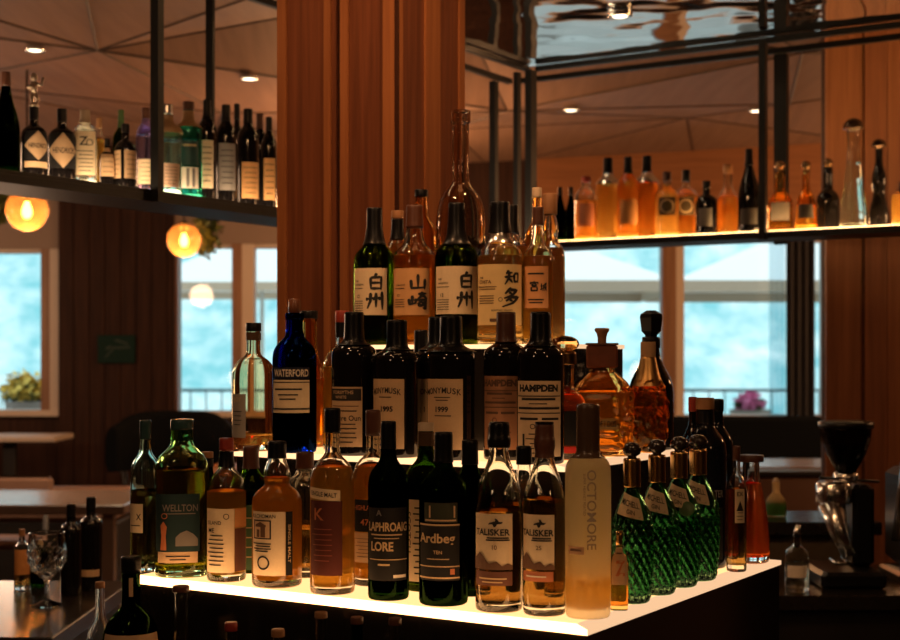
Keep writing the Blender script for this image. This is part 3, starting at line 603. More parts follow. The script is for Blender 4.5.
# ------------------------------------------------------------------ bottles in the rail below the display
RZ = E-.66
rail = thing('speed_rail', 'dark bottle rail running under the front of the bottle display', 'bottle rail', (C1.x, C1.y, 0))
MB().box(-.95, .02, -.17, -.005, RZ-.02, RZ, DM).obj('rail_shelf', plain('rail_black', (.012, .012, .012), .4), rail, False)
MB().box(-.95, .02, -.18, -.17, RZ-.02, RZ+.07, DM).obj('rail_lip', plain('rail_black', (.012, .012, .012), .4), rail, False)
def rail_pt(px, d): p = grid(solve_a(px, -d), -d, RZ); return p
for (px, top, w, prof, gl, liq, cap, lab, lbs) in [
    (131, 556, 56, 'squat', DKGREEN, DEEP, (577, BLACKCAP), 'dark round shouldered bottle with oval tan neck badge standing below the tier end', [(125, 137, 581, 600, TAN, [], 'neck_badge'), (105, 157, 636, 660, TAN, [], 'label')]),
    (181, 586, 30, 'pear', CLEAR, DEEP, (594, BROWNCAP, 'flat'), 'small amber bottle with flared neck below the broad green tinted bottle', []),
    (231, 622, 34, 'std', CLEAR, DEEP, (634, REDCAP), 'bottle in the rail showing only a red-brown cap', []),
    (278, 629, 36, 'std', CLEAR, DEEP, (640, WOODCAP), 'bottle in the rail with broad wooden cap just showing', []),
    (321, 612, 34, 'std', CLEAR, AMBER, (621, WOODCAP, 'flat'), 'bottle with wooden stopper in the rail, taller of the two below the dark red label', []),
    (357, 617, 34, 'std', GREEN, DEEP, (627, BROWNCAP, 'flat'), 'bottle with brown stopper in the rail below the dark red label', []),
    (395, 618, 34, 'std', CLEAR, DEEP, (628, BROWNCAP, 'flat'), 'bottle with brown stopper in the rail below the black label with pale lettering', [])]:
    bottle('spirit_bottle', lab, 'bottle', rail_pt(px, .088), w, top, prof, gl, liq, .66, cap=cap, labels=lbs, group='bottles in the rail below the display', seg=32)
bottle('spirit_bottle', 'low wide-capped jar-like bottle beside the dark round shouldered one', 'bottle', rail_pt(100, .05), 26, 582, 'std', CLEAR, DEEP, .6, cap=(590, WOODCAP, 'flat'), group='bottles in the rail below the display', seg=32)

# ------------------------------------------------------------------ room shell
WALLW = wood('wall_wood', (.018, .008, .006), (.042, .019, .012), 5, .6, (9, 9, .35), .12)
PLAST = plain('header_lit_plaster', (.22, .17, .14), .8, var=.05, scale=3)  # paler than the wall wood: the lit soffit is painted into its colour
FRAME = wood('window_frame_wood', (.16, .085, .05), (.25, .14, .08), 5)
PALEF = plain('pale_frame', (.50, .44, .38), .6, var=.04)
CZ = E+1.5; YW = 12.0
def xz(px, Y=YW): return (px-CX)/F*Y
def zz(py, Y=YW): return E+(HY-py)/F*Y
struct(MB().box(-7, 7, -3.2, YW+.3, -.06, 0).obj('floor', wood('floor_wood', (.05, .028, .018), (.10, .055, .035), 3, .35, (.4, 6, 6)), None, False))
struct(MB().box(-7.1, -7, -3.2, YW+.3, 0, CZ+.3).obj('wall_left', WALLW, None, False))
struct(MB().box(7, 7.1, -3.2, YW+.3, 0, CZ+.3).obj('wall_right', WALLW, None, False))
struct(MB().box(-7.1, 7.1, -3.3, -3.2, 0, CZ+.3).obj('wall_back', WALLW, None, False))
zt, zbm = zz(240), zz(412)
fw = MB()
WIN = [(-200, 60), (175, 420), (530, 827)]
xs = [-7]+[v for a, b in WIN for v in (xz(a), xz(b))]+[7]
for i in range(0, len(xs), 2): fw.box(xs[i], xs[i+1], YW, YW+.25, 0, CZ+.3)
for a, b in WIN:
    fw.box(xz(a), xz(b), YW, YW+.25, 0, zz(413 if a < 400 else 417))
struct(fw.obj('wall_front', WALLW, None, False))
pb = MB()
x = xz(60)
while x < xz(176)-.02: pb.box(x+.004, min(x+.13, xz(176))-.004, YW-.06, YW-.001, 0, zz(196)); x += .13
struct(pb.obj('trim_2', WALLW, None, False))
hb = MB()
for a, b, yy in ((-200, 60, 249), (175, 420, 244), (530, 827, 238)):
    hb.cur = int(a > 500); hb.box(xz(a), xz(b), YW-.03, YW+.25, zz(yy), CZ+.3)
struct(hb.obj('trim_3', [PLAST, wood('header_wood', (.20, .085, .036), (.28, .125, .055), 4, .6, (.4, 9, 9), .15)], None, False))
PANE = thin_glass('window_pane', (.96, .99, .99))
def window(name, a, b, ytop, ybot, mulls):
    m = MB(); xa, xb, z1, z0 = xz(a), xz(b), zz(ytop), zz(ybot)
    m.cur = 1
    m.box(xa, xb, YW-.05, YW+.22, z0-.05, z0+.0); m.box(xa, xb, YW+.02, YW+.18, z1-.03, z1)
    for (p, q, mi) in mulls: m.cur = mi; m.box(xz(p), xz(q), YW-.01, YW+.16, z0, z1)
    w = struct(m.obj(name, [FRAME, PALEF], None, False))
    MB().box(xa, xb, YW+.09, YW+.1, z0, z1-.03).obj('window_pane', PANE, w, False)
    return w
window('window_1', -200, 60, 249, 410, [(41, 50, 0), (50, 60, 1)])
window('window_2', 175, 420, 244, 411, [(173, 178, 0), (232, 242, 0), (242, 254, 1), (300, 312, 0)])
window('window_3', 530, 827, 238, 415, [(662, 676, 0), (676, 684, 1), (824, 827, 1)])

# folded ceiling
cm = MB(); rng = random.Random(5); nx, ny = 9, 10
P = [[Vector((-7+14*i/(nx-1)+(.35*(j % 2) if 0 < i < nx-1 else 0), -3.3+15.6*j/(ny-1), CZ+.34*rng.random())) for i in range(nx)] for j in range(ny)]
vs = [p for r in P for p in r]; fs = []
for j in range(ny-1):
    for i in range(nx-1):
        a, b, c, d = j*nx+i, j*nx+i+1, (j+1)*nx+i+1, (j+1)*nx+i
        fs += [(a, c, b), (a, d, c)] if (i+j) % 2 else [(a, d, b), (b, d, c)]
from mathutils.bvhtree import BVHTree
CEIL = BVHTree.FromPolygons(vs, fs)
def on_ceiling(px, py):
    d = at(px, py, 10.0)-Vector((0, 0, E)); h = CEIL.ray_cast(Vector((0, 0, E)), d.normalized())[0]; return h
cm.add(vs, fs)
edges = {tuple(sorted(e)) for f in fs for e in ((f[0], f[1]), (f[1], f[2]), (f[2], f[0]))}
cm.cur = 1
for a, b in sorted(edges): cm.tube([vs[a]-Vector((0, 0, .001)), vs[b]-Vector((0, 0, .001))], .007, 4, False)  # dark tubes paint in the shadow gaps along the folds
struct(cm.obj('ceiling', [wood('ceiling_panel', (.20, .125, .09), (.26, .165, .12), 2.5, .6, (6, .5, .5), .2), plain('ceiling_seam_shadow', (.06, .035, .025), .7)], None, False))

# ------------------------------------------------------------------ wood clad column behind the display
CC = Vector((-.1205, 3.31, 0)); colw = MB()
CM = Matrix(((-U.x, V.x, 0, CC.x), (-U.y, V.y, 0, CC.y), (0, 0, 1, 0), (0, 0, 0, 1)))
COL1 = wood('column_wood', (.11, .036, .017), (.20, .066, .028), 5,.62, (9, 9, .35), .1)
COL2 = wood('column_wood_light', (.22, .078, .028), (.33, .125, .045), 5,.62, (9, 9, .35), .1)
COL3 = wood('column_wood_dark', (.03, .01, .006), (.05, .018, .01), 5,.62, (9, 9, .35), .1)
TOP = E+1.2
colw.cur = 2; colw.box(-.365, -.012, .012, .30, 0, TOP, CM)
x = .009
for wdt, mi in ((.035, 1), (.100, 0), (.024, 1), (.012, 2), (.016, 0), (.020, 1), (.115, 0), (.028, 1)):
    colw.cur = mi; dd = .0 if mi == 1 else (.005 if mi == 0 else .010)
    colw.box(-x-wdt+.001, -x-.001, dd, .02, 0, TOP, CM); x += wdt
colw.cur = 2; colw.box(-.0092, .0006, -.0006, .0045, 0, TOP, CM)  # dark filler strip stands in for the shaded gap at the corner
y = .0045
for wdt, mi in ((.018, 1), (.095, 0), (.066, 1), (.088, 0), (.026, 1)):
    colw.cur = mi; dd = .0 if mi == 1 else .005
    colw.box(-.02, -dd, y+.001, y+wdt-.001, 0, TOP, CM); y += wdt
struct(colw.obj('column', [COL1, COL2, COL3], None, False))

# wood pillar beyond the end of the right shelf
pl = MB(); Yp = 6.0; x = xz(826, Yp)
pl.cur = 1; pl.box(x, x+1.9, Yp+.03, Yp+.08, 0, CZ)
k = 0
while x < xz(826, Yp)+1.85:
    w = (.16, .10, .20, .12)[k % 4]; pl.cur = 0 if k % 2 else 2; pl.box(x+.003, x+w-.003, Yp+(.0 if k % 2 else .012), Yp+.03, 0, CZ); x += w; k += 1
struct(pl.obj('pillar', [wood('pillar_wood', (.17, .06, .025), (.27, .10, .042), 5), COL3, wood('pillar_wood_b', (.21, .078, .03), (.32, .125, .052), 5)], None, False))

# ------------------------------------------------------------------ back-bar shelves, L shaped
K = Vector((.335, 6.0, 0)); ZS = E+.478; SD = .22
def SL(px, d, z=ZS):
    k = (px-CX)/F; t = (K.x+d*U.x-k*(K.y+d*U.y))/(V.x-k*V.y); p = K-V*t+U*d; return Vector((p.x, p.y, z))
def SR(px, d, z=ZS):
    k = (px-CX)/F; t = (K.x+d*V.x-k*(K.y+d*V.y))/(U.x-k*U.y); p = K-U*t+V*d; return Vector((p.x, p.y, z))
LM = Matrix(((-V.x, U.x, 0, 0), (-V.y, U.y, 0, 0), (0, 0, 1, 0), (0, 0, 0, 1)))     # local x along the left run, y into its depth
RM = Matrix(((-U.x, V.x, 0, 0), (-U.y, V.y, 0, 0), (0, 0, 1, 0), (0, 0, 0, 1)))
STEEL = plain('black_steel', (.006, .006, .006), .45, .0, .3, .1)
SHELFLED = emit('shelf_light', (1, .56, .22), 17)
SHELFLEDW = emit('shelf_light_soft', (1, .68, .40), 8)
RT = E+1.215
shelf_root = thing('bar_shelf', 'long black steel shelf frame full of bottles, in an L behind the wood column', 'shelf', K.copy())
def run(M, L, led, posts, inv):
    root = shelf_root
    y0 = -.0
    MB().box(-SD if inv else 0, L, 0, SD, ZS-(.034 if inv else .028), ZS-.0115, M).obj('shelf_board', STEEL, root, False)
    MB().box(0, L, .0125, SD-.02, ZS-.006, ZS, M).obj('light_panel', led, root, False)
    MB().box(0, L, 0, .012, ZS-.0112, ZS-(0 if inv else .0022), M).obj('front_lip', STEEL, root, False)
    for d in (0, SD-.024): MB().box(-d if inv else -d+.025, L, d, d+.024, RT-.022, RT, M).obj('top_rail', STEEL, root, False)
    for (t, d, w) in posts: MB().box(t-w/2, t+w/2, d, d+.03, ZS-.036 if d > SD-.04 or d < .01 else ZS, RT-.022, M).obj('post', STEEL, root, False)
    return root
def tL(px, d): p = SL(px, d); return (K-p+U*d).dot(V)
def tR(px, d): p = SR(px, d); return -(p-K-V*d).dot(U)
run(LM, 3.6, SHELFLEDW,
    [(tL(153, -.0), -.031, .024), (tL(214, SD), SD+.001, .012), (.02, -.031, .05), (tL(497, SD), SD+.001, .03)], True)
run(RM, 2.6, SHELFLED,
    [(tR(519, 0), -.031, .022), (tR(764.5, 0), -.031, .026), (tR(780, SD), SD+.001, .052)], False)
struct(MB().add([tuple(Vector((p.x, p.y, z))) for z in (RT+.004, RT+.05) for p in (K+U*.02+V*.02, K-V*3.4+U*.02, K-V*3.4-U*2.3, K-U*2.3+V*.02)],
    [(0, 1, 2, 3), (7, 6, 5, 4), (0, 4, 5, 1), (1, 5, 6, 2), (2, 6, 7, 3), (3, 7, 4, 0)]).obj('ceiling_mirror', None, None, False))
mm, nt, out = new_mat('smoked_mirror')
g = N(nt, 'ShaderNodeBsdfGlossy', Color=(.96, .96, .96, 1), Roughness=.035); nz = N(nt, 'ShaderNodeTexNoise', Scale=2.6, Detail=2); bp = N(nt, 'ShaderNodeBump', Strength=.22, Distance=.05)
tc = N(nt, 'ShaderNodeTexCoord'); nt.links.new(tc.outputs['Object'], nz.inputs['Vector']); nt.links.new(nz.outputs['Fac'], bp.inputs['Height']); nt.links.new(bp.outputs[0], g.inputs['Normal']); nt.links.new(g.outputs[0], out.inputs['Surface'])
bpy.data.objects['ceiling_mirror'].data.materials.clear(); bpy.data.objects['ceiling_mirror'].data.materials.append(mm)

GS = 'bottles on the upper shelf over the pendant lamps'
DIA = [(0, .5), (.5, 0), (1, .5), (.5, 1)]
dl = lambda: [(DIA, 0, .5, 1, 1, TAN), ('HENDRICKS', .05, .5, .16, .75, PRINT)]
def figure(root, R, H, P):
    g = plain('pewter', (.62, .5, .38), .3, 1); m = MB()
    m.lathe([(.012, H), (.014, H+.004), (.006, H+.01)], 16)
    m.tube([(-.004, 0, H+.008), (-.006, 0, H+.03), (0, 0, H+.046)], [.004, .005, .004], 8); m.tube([(.005, 0, H+.008), (.01, 0, H+.022), (0, 0, H+.04)], [.004, .005, .006], 8)
    m.tube([(0, 0, H+.038), (.001, 0, H+.066)], [.007, .010], 8); m.tube([(.001, 0, H+.064), (.02, 0, H+.058), (.024, 0, H+.08)], [.005, .004, .004], 8); m.tube([(0, 0, H+.062), (-.018, 0, H+.05)], [.005, .003], 8)
    m.lathe([(.002, H+.068), (.009, H+.074), (.010, H+.081), (.006, H+.09), (.001, H+.092)], 12)
    m.obj('stopper_figure', g, root)
bottle('wine_bottle', 'tall dark green bottle with red-brown foil at the near end of the upper shelf', 'bottle', SL(6, .10), 27, 72, 'champagne', DKGREEN, None, cap=(.86, BROWNCAP, ), group=GS, seg=28)
bottle('gin_bottle', 'black apothecary gin bottle with diamond label and tiny metal figure on its stopper', 'bottle', SL(34, .09), 26, 107, 'squat', BLACKGLASS, cap=(118, BLACKCAP), top_part=figure, group=GS, seg=28,
       labels=[(25, 47.5, 130, 160, BLACKP, dl()), (25, 46.5, 161, 167, TAN, [], 'lower_label')])
bottle('gin_bottle', 'black apothecary gin bottle with diamond label and plain black cap', 'bottle', SL(62, .09), 28, 109, 'squat', BLACKGLASS, cap=(120, BLACKCAP), group=GS, seg=28,
       labels=[(50, 75, 132, 168, BLACKP, dl())])
bottle('gin_bottle', 'glowing pale square bottle with black emblem on cream label', 'bottle', SL(85, .09), 23, 110, 'tall', CLEAR, WATER, .6, cap=(121, WHITEP and CREAMCAP), n=3.5, group=GS, seg=32,
       labels=[(76, 95, 131, 175, plain('paper_glow', (.80, .66, .42), .6), [('Z', -.1, .78, .2, .5, PRINT), ('o', .2, .75, .15, .3, PRINT)]+small(0, .1, .55, 6, .8))])
bottle('spirit_bottle', 'small orange capped bottle half behind the pale square one', 'bottle', SL(99, .17), 16, 118, 'std', CLEAR, AMBER, .7, cap=(127, WOODCAP, 'flat'), group=GS, seg=28)
bottle('gin_bottle', 'green capped bottle standing behind the dark two-panel label bottle', 'bottle', SL(121, .18), 16, 110, 'std', GREEN, DEEP, .6, cap=(127, GREENCAP), group=GS, seg=28)
bottle('rum_bottle', 'dark red-brown bottle with square tan label and short neck', 'bottle', SL(107, .085), 15, 139, 'squat', BLACKGLASS, cap=(.86, BLACKCAP), group=GS, seg=28, labels=[(101, 114, 147, 176, TAN, small(0, .15, .85, 5, .8))])
bottle('rum_bottle', 'dark bottle with label in two tan panels and slim neck', 'bottle', SL(125.5, .055), 22, 124, 'squat', BLACKGLASS, cap=(.86, BLACKCAP), group=GS, seg=28,
       labels=[(114.5, 121, 150, 178, TAN, small(0, .15, .85, 5, .8)), (124.5, 136, 150, 178, TAN, small(0, .15, .85, 5, .8), 'front_label')])
bottle('gin_bottle', 'clear bottle with violet tinted neck and cream label', 'bottle', SL(146, .155), 20, 108, 'tall', glass('violet_glass', (.80, .78, .95)), WATER, .7, cap=(117, BROWNCAP), group=GS, seg=28,
       labels=[(138, 156, 159, 184, CREAM, small(0, .15, .85, 5, .8))])
bottle('gin_bottle', 'clear broad shouldered bottle with corked neck and bright pale label', 'bottle', SL(167, .062), 29, 105, 'rum', glass('pale_teal_glass', (.82, .96, .95)), WATER, .6, cap=(112, SILVER), sleeves=[(113, 132, CORK)], group=GS, seg=32,
       labels=[(157, 179, 163, 187, plain('paper_peach', (.78, .55, .38), .7), small(0, .15, .85, 6, .85))])
bottle('gin_bottle', 'blue-green glass bottle with dark label and shiny rim', 'bottle', SL(188.5, .085), 27, 102, 'rum', glass('sea_glass', (.35, .75, .68)), WATER, .6, cap=(108, BROWNCAP), sleeves=[(109, 126, CORK)], group=GS, seg=32,
       labels=[(181, 198, 140, 165, plain('paper_pine', (.01, .05, .045), .5), [('-', 0, .8, .08, .7, PRINTG)]), (181, 198, 167, 188, WHITEP, [('|I', -.1, .5, .9, .15, PRINTGREY), ('|I', .2, .5, .9, .15, PRINTGREY)], 'lower_label')])
bottle('spirit_bottle', 'black bottle with tall cream label beside the blue-green one', 'bottle', SL(207, .10), 19, 100, 'tall', BLACKGLASS, cap=(118, BLACKCAP), group=GS, seg=28, labels=[(201, 213, 140, 188, CREAM, small(0, .15, .85, 7, .8))])
bottle('spirit_bottle', 'black bottle with brownish label next to the steel post', 'bottle', SL(226, .09), 21, 105, 'tall', BLACKGLASS, cap=(120, BLACKCAP), group=GS, seg=28, labels=[(219, 235, 143, 190, GREYP, small(0, .15, .85, 7, .8))])
bottle('spirit_bottle', 'black bottle with bright orange label, third from the wood column', 'bottle', SL(248, .09), 22, 109, 'tall', BLACKGLASS, cap=(122, BLACKCAP), group=GS, seg=28, labels=[(242, 258, 162, 198, plain('paper_honey', (.66, .34, .12), .7), small(0, .15, .85, 6, .8))])
bottle('spirit_bottle', 'dark bottle with brown cap, second from the wood column', 'bottle', SL(260, .17), 17, 114, 'tall', BLACKGLASS, cap=(128, BROWNCAP), group=GS, seg=28)
bottle('spirit_bottle', 'dark bottle with small orange label right against the wood column', 'bottle', SL(269, .09), 15, 117, 'tall', BLACKGLASS, cap=(130, BLACKCAP), group=GS, seg=28, labels=[(264, 275, 158, 200, plain('paper_honey', (.66, .34, .12), .7), small(0, .15, .85, 6, .8))])
bottle('spirit_bottle', 'dark capped bottle behind the post and the cream label', 'bottle', SL(237, .17), 16, 104, 'std', BLACKGLASS, cap=(118, BLACKCAP), group=GS, seg=28)

GR = 'bottles on the upper shelf over the window'
def gball(root, R, H, P):
    MB().lathe([(R*.3, H*.985), (R*.36, H*.99)]+[(math.cos(a)*R*.44+.0001, H+R*.4+math.sin(a)*R*.44) for a in [-1.1+2.67*i/9 for i in range(10)]], 20).obj('stopper', plain('tarnished_ball', (.30, .17, .08), .2, .8), root)
def dome(root, R, H, P):
    MB().lathe([(R*.40, H*.965), (R*.46, H*.985), (R*.74, H*.99)]+[(math.cos(a)*R*.74+.0001, H*.995+math.sin(a)*R*.74) for a in [PI/2*i/9 for i in range(10)]], 24).obj('stopper', plain('dome_brown', (.10, .055, .03), .2, .6), root)
flip = False
for (px, w, top, prof, gl, liq, fl, cap, lab, extra) in [
    (560, 13, 187, 'champagne', DKGREEN, None, 0, (.84, BLACKCAP), 'small dark green bottle, first at the corner end of the amber lit shelf', {}),
    (571, 13, 187, 'champagne', DKGREEN, None, 0, (.84, BLACKCAP), 'small dark green bottle, second from the corner end of the amber lit shelf', {}),
    (586, 22, 177, 'tall', CLEAR, GLOW_O, .62, (181, REDCAP, 'flat'), 'amber bottle with two-step red cap after the small dark green pair', dict(labels=[(579, 594, 203, 226, plain('paper_rust', (.42, .13, .05), .7), [])])),
    (608, 25, 158, 'std', CLEAR, GLOW_A, .74, (172, BLACKCAP), 'tall golden bottle with black cap and silver neck after the red capped amber one', dict(sleeves=[(173, 183, SILVER)])),
    (628, 22, 157, 'std', CLEAR, GLOW_O, .8, (172, BLACKCAP), 'tall orange bottle with black cap between two other tall amber ones', dict(labels=[(620, 637, 200, 224, ORANGEP, [])])),
    (647, 24, 156, 'std', CLEAR, GLOW_O, .66, (171, BLACKCAP), 'tall orange bottle with silver neck before the round labelled pair', dict(sleeves=[(172, 182, SILVER)])),
    (667, 24, 172, 'squat', CLEAR, GLOW_A, .8, (180, BROWNCAP), 'squat bright yellow bottle with round dark label', dict(labels=[(659, 675, 197, 215, plain('paper_disc', (.10, .06, .02), .6), [('o', 0, .5, .8, .8, PRINTG)])])),
    (686, 23, 170, 'squat', CLEAR, GLOW_O, .62, (180, BLACKCAP), 'squat orange bottle with round label and black cap', dict(labels=[(678, 694, 197, 215, plain('paper_disc', (.10, .06, .02), .6), [('o', 0, .5, .8, .8, PRINTG)])])),
    (706.5, 22, 181, 'squat', BLACKGLASS, None, 0, (.86, BLACKCAP), 'short black bottle between orange ones on the amber lit shelf', dict(labels=[(699, 712, 208, 226, GREYP, [])])),
    (728, 26, 165, 'wedge', CLEAR, GLOW_O, .55, (172, WOODCAP, 'flat'), 'wedge shaped orange bottle with wooden stopper', {}),
    (749, 22, 149, 'champagne', BLACKGLASS, None, 0, (.80, BLACKCAP), 'tall black sparkling wine bottle beside the thin post', dict(labels=[(741, 757, 208, 224, plain('paper_dim', (.06, .05, .04), .6), [])])),
    (780, 25, 171, 'decanter', GOLDGLASS, PALE, .4, None, 'patterned clear tequila bottle with round stopper beside the thick post', dict(top_part=gball, labels=[(771, 789, 202, 220, plain('paper_smoke', (.12, .10, .08), .6), [])])),
    (806, 22, 170, 'wedge', GOLDGLASS, PALE, .4, None, 'clear tequila bottle with ball stopper and small dark label', dict(top_part=gball, labels=[(798, 814, 204, 218, plain('paper_smoke', (.12, .10, .08), .6), [])])),
    (828, 23, 168, 'decanter', BLACKGLASS, None, 0, None, 'dark round tequila bottle with ball stopper', dict(top_part=gball)),
    (853.5, 28, 128, 'pear', CLEAR, WATER, .66, None, 'tall clear pear shaped bottle with domed stopper', dict(top_part=dome)),
    (879, 20, 146, 'hour', BLACKGLASS, None, 0, None, 'dark hourglass shaped bottle with domed stopper', dict(top_part=dome)),
    (902, 20, 182, 'std', CLEAR, GLOW_A, .7, (190, BROWNCAP), 'amber bottle cut by the picture edge after the hourglass bottle', {})]:
    flip = not flip
    bottle('spirit_bottle', lab, 'bottle', SR(px, .055 if flip else .15), w, top, prof, gl, liq, fl, cap=cap, group=GR, seg=28, **extra)

# ------------------------------------------------------------------ pendant lamps, sign, ceiling lamps
AMBERGLOBE = thin_glass('amber_globe', (.95, .45, .12), .1, .02)
nt = AMBERGLOBE.node_tree; o_ = [n for n in nt.nodes if n.type == 'OUTPUT_MATERIAL'][0]; l_ = o_.inputs['Surface'].links[0].from_socket
tr = N(nt, 'ShaderNodeBsdfTranslucent', Color=(.8, .33, .10, 1)); mx = N(nt, 'ShaderNodeMixShader', Fac=.2)
nt.links.new(l_, mx.inputs[1]); nt.links.new(tr.outputs[0], mx.inputs[2]); nt.links.new(mx.outputs[0], o_.inputs['Surface'])
BULB = emit('bulb', (1, .62, .25), 30)
def pendant(px, py, r, Y, lab):
    R = r*Y/F; c = at(px, py, Y); root = thing('pendant_lamp', lab, 'lamp', c, 0, 'amber globe pendant lamps')
    MB().lathe([(.02, -R*.999)]+[(math.cos(a)*R, math.sin(a)*R) for a in [-1.45+2.75*i/20 for i in range(21)]], 40, close1=False).obj('globe_shade', AMBERGLOBE, root)
    MB().lathe([(.001, -R*.42), (R*.16, -R*.36), (R*.24, -R*.15), (R*.22, R*.08), (R*.12, R*.3), (R*.1, R*.4)], 20).obj('bulb', BULB, root)
    MB().lathe([(R*.11, R*.38), (R*.12, R*.95), (R*.30, R*.955), (R*.28, R*1.08), (R*.05, R*1.15)], 20).obj('socket', STEEL, root)
    MB().tube([(0, 0, R*1.1), (0, 0, CZ+.12-c.z)], .006, 8).obj('cord', STEEL, root)
    l = bpy.data.lights.new('pendant_light', 'POINT'); l.energy = 7; l.color = (1, .58, .25); l.shadow_soft_size = .03
    o = bpy.data.objects.new('pendant_light', l); C.objects.link(o); o.location = (0, 0, -R*.62); o.parent = root
pendant(27, 210, 21, 8.0, 'amber glass globe pendant lamp, the bigger looking one, in front of the first window')
pendant(184, 240, 17, 9.3, 'amber glass globe pendant lamp, the smaller looking one, beside the hanging plant')
LEAF = plain('leaf', (.045, .075, .022), .6, var=.5)
def foliage(c, rx, rz, n, lf, seed):
    r = random.Random(seed); m = MB()
    for i in range(n):
        a, b, q = r.uniform(0, 2*PI), r.uniform(-1, 1), r.random()**.4
        p = Vector((math.cos(a)*math.sqrt(1-b*b)*rx*q, math.sin(a)*math.sqrt(1-b*b)*rx*q, b*rz*q)); d = Vector((r.uniform(-1, 1), r.uniform(-1, 1), r.uniform(-1.2, .4))).normalized(); w = d.cross(Vector((r.random(), r.random(), r.random()))).normalized()*lf*.3
        nn = d.cross(w).normalized()*lf*.08
        m.add([p, p+d*lf*.5+w+nn, p+d*lf, p+d*lf*.5-w+nn], [(0, 1, 2, 3)])
    return m
for (px, py, Y, rx, rz, lab) in ((207, 228, 9.6, .09, .19, 'trailing green hanging plant beside the smaller pendant lamp'), (4, 203, 8.6, .08, .12, 'trailing green hanging plant beside the bigger pendant lamp')):
    c = at(px, py, Y); t = thing('hanging_plant', lab, 'plant', c)
    foliage(c, rx, rz, 260, .06, px).obj('foliage', LEAF, t, False)
    MB().lathe([(.03, rz*.5), (.055, rz*.62), (.06, rz*.95), (.054, rz*.96)], 20).obj('pot', BROWNCAP, t)
    MB().tube([(0, 0, rz*.9), (0, 0, CZ+.12-c.z)], .004, 6).obj('cord', STEEL, t)
sg = thing('exit_sign', 'dark green pictogram sign on the wood wall between the windows', 'sign', at(116.5, 349, YW-.075))
q = YW/F
MB().cbox(-18.5*q, 18.5*q, -.014, .014, -14*q, 14*q, .003).obj('panel', plain('sign_green', (.006, .022, .019), .7, 0, .1), sg, False)
pg = MB()
for pts in ([(-12, -9), (-10, -9), (0, 2), (-2, 3)], [(-2, 2), (0, 0), (14, 1), (14, 3)], [(-2, 8), (12, 4), (12, 6), (0, 10)], [(-9, -1), (-4, 2), (-5, 4), (-11, 1)]):
    pg.add([(x*q, -.0165, z*q) for x, z in pts], [(0, 1, 2, 3)])
pg.obj('pictogram', plain('sign_mark', (.035, .055, .05), .7, 0, .1), sg, False)
DL = emit('downlight_face', (1, .80, .55), 6)
def downlight(px, py, lab, e=60):
    c = on_ceiling(px, py)-Vector((0, 0, .03)); t = thing('downlight', lab, 'ceiling lamp', c, 0, 'recessed ceiling lamps')
    MB().lathe([(.036, 0), (.05, 0), (.05, .012), (.036, .06)], 28, close0=False).obj('trim_ring', SILVER, t)
    MB().lathe([(.001, .004), (.036, .004), (.036, .008)], 24).obj('lamp_face', DL, t)
    l = bpy.data.lights.new('downlight_beam', 'SPOT'); l.energy = e; l.color = (1, .74, .45); l.spot_size = 2.4; l.spot_blend = .8; l.shadow_soft_size = .05
    o = bpy.data.objects.new('downlight_beam', l); C.objects.link(o); o.location = (0, 0, -.01); o.parent = t
for a in ((35, 45, 'recessed ceiling lamp above the gin bottles with diamond labels'), (249, 74, 'recessed ceiling lamp beside the wood column'), (571, 106, 'recessed ceiling lamp near the shelf corner'),
          (756, 107, 'recessed ceiling lamp next to the thin shelf post'), (715, 153, 'recessed ceiling lamp low over the orange bottles', 4)): downlight(*a)
mp_ = at(620, 9, 0); 
cz = RT+.002; Yc = (cz-E)*F/(HY-11); cc = at(620, 11, Yc)
t = thing('downlight', 'small glowing disc in the dark mirror ceiling, for a reflected pendant lamp', 'ceiling lamp', Vector((cc.x, cc.y, RT-.018)))  # added disc stands in for a pendant lamp's reflection in the mirror
MB().lathe([(.028, 0), (.045, .002), (.045, .018), (.04, .02)], 24, close0=False).obj('trim_ring', SILVER, t); MB().lathe([(.001, .004), (.028, .004), (.028, .01)], 20).obj('lamp_face', DL, t)

# ------------------------------------------------------------------ counters and things on them
DARKTOP = plain('dark_stone', (.018, .015, .013), .22, 0, .5, .4, 60)
DARKB = plain('dark_cabinet', (.012, .010, .009), .5)
CT = E-.62
def counter(name, lab, x0, x1, y0, y1, z, cat='counter'):
    t = thing(name, lab, cat, ((x0+x1)/2, (y0+y1)/2, 0)); hx, hy = (x1-x0)/2, (y1-y0)/2
    MB().cbox(-hx, hx, -hy, hy, z-.04, z, .003).obj('worktop', DARKTOP, t, False)
    MB().cbox(-hx+.03, hx-.03, -hy+.03, hy-.03, 0, z-.04, .003).obj('cabinet_body', DARKB, t, False)
    return t
counter('bar_counter', 'dark stone bar counter under the coffee grinder', .72, 2.2, 3.70, 4.26, CT)
counter('bar_counter', 'dark stone counter under the cut glass goblet', -1.75, -.875, 3.15, 3.95, CT)
led = counter('bar_ledge', 'raised olive brown ledge with the soap bottle on it', .80, 1.30, 4.30, 4.62, E-.5)
led.children[0].data.materials[0] = plain('ledge_top', (.10, .075, .05), .35)

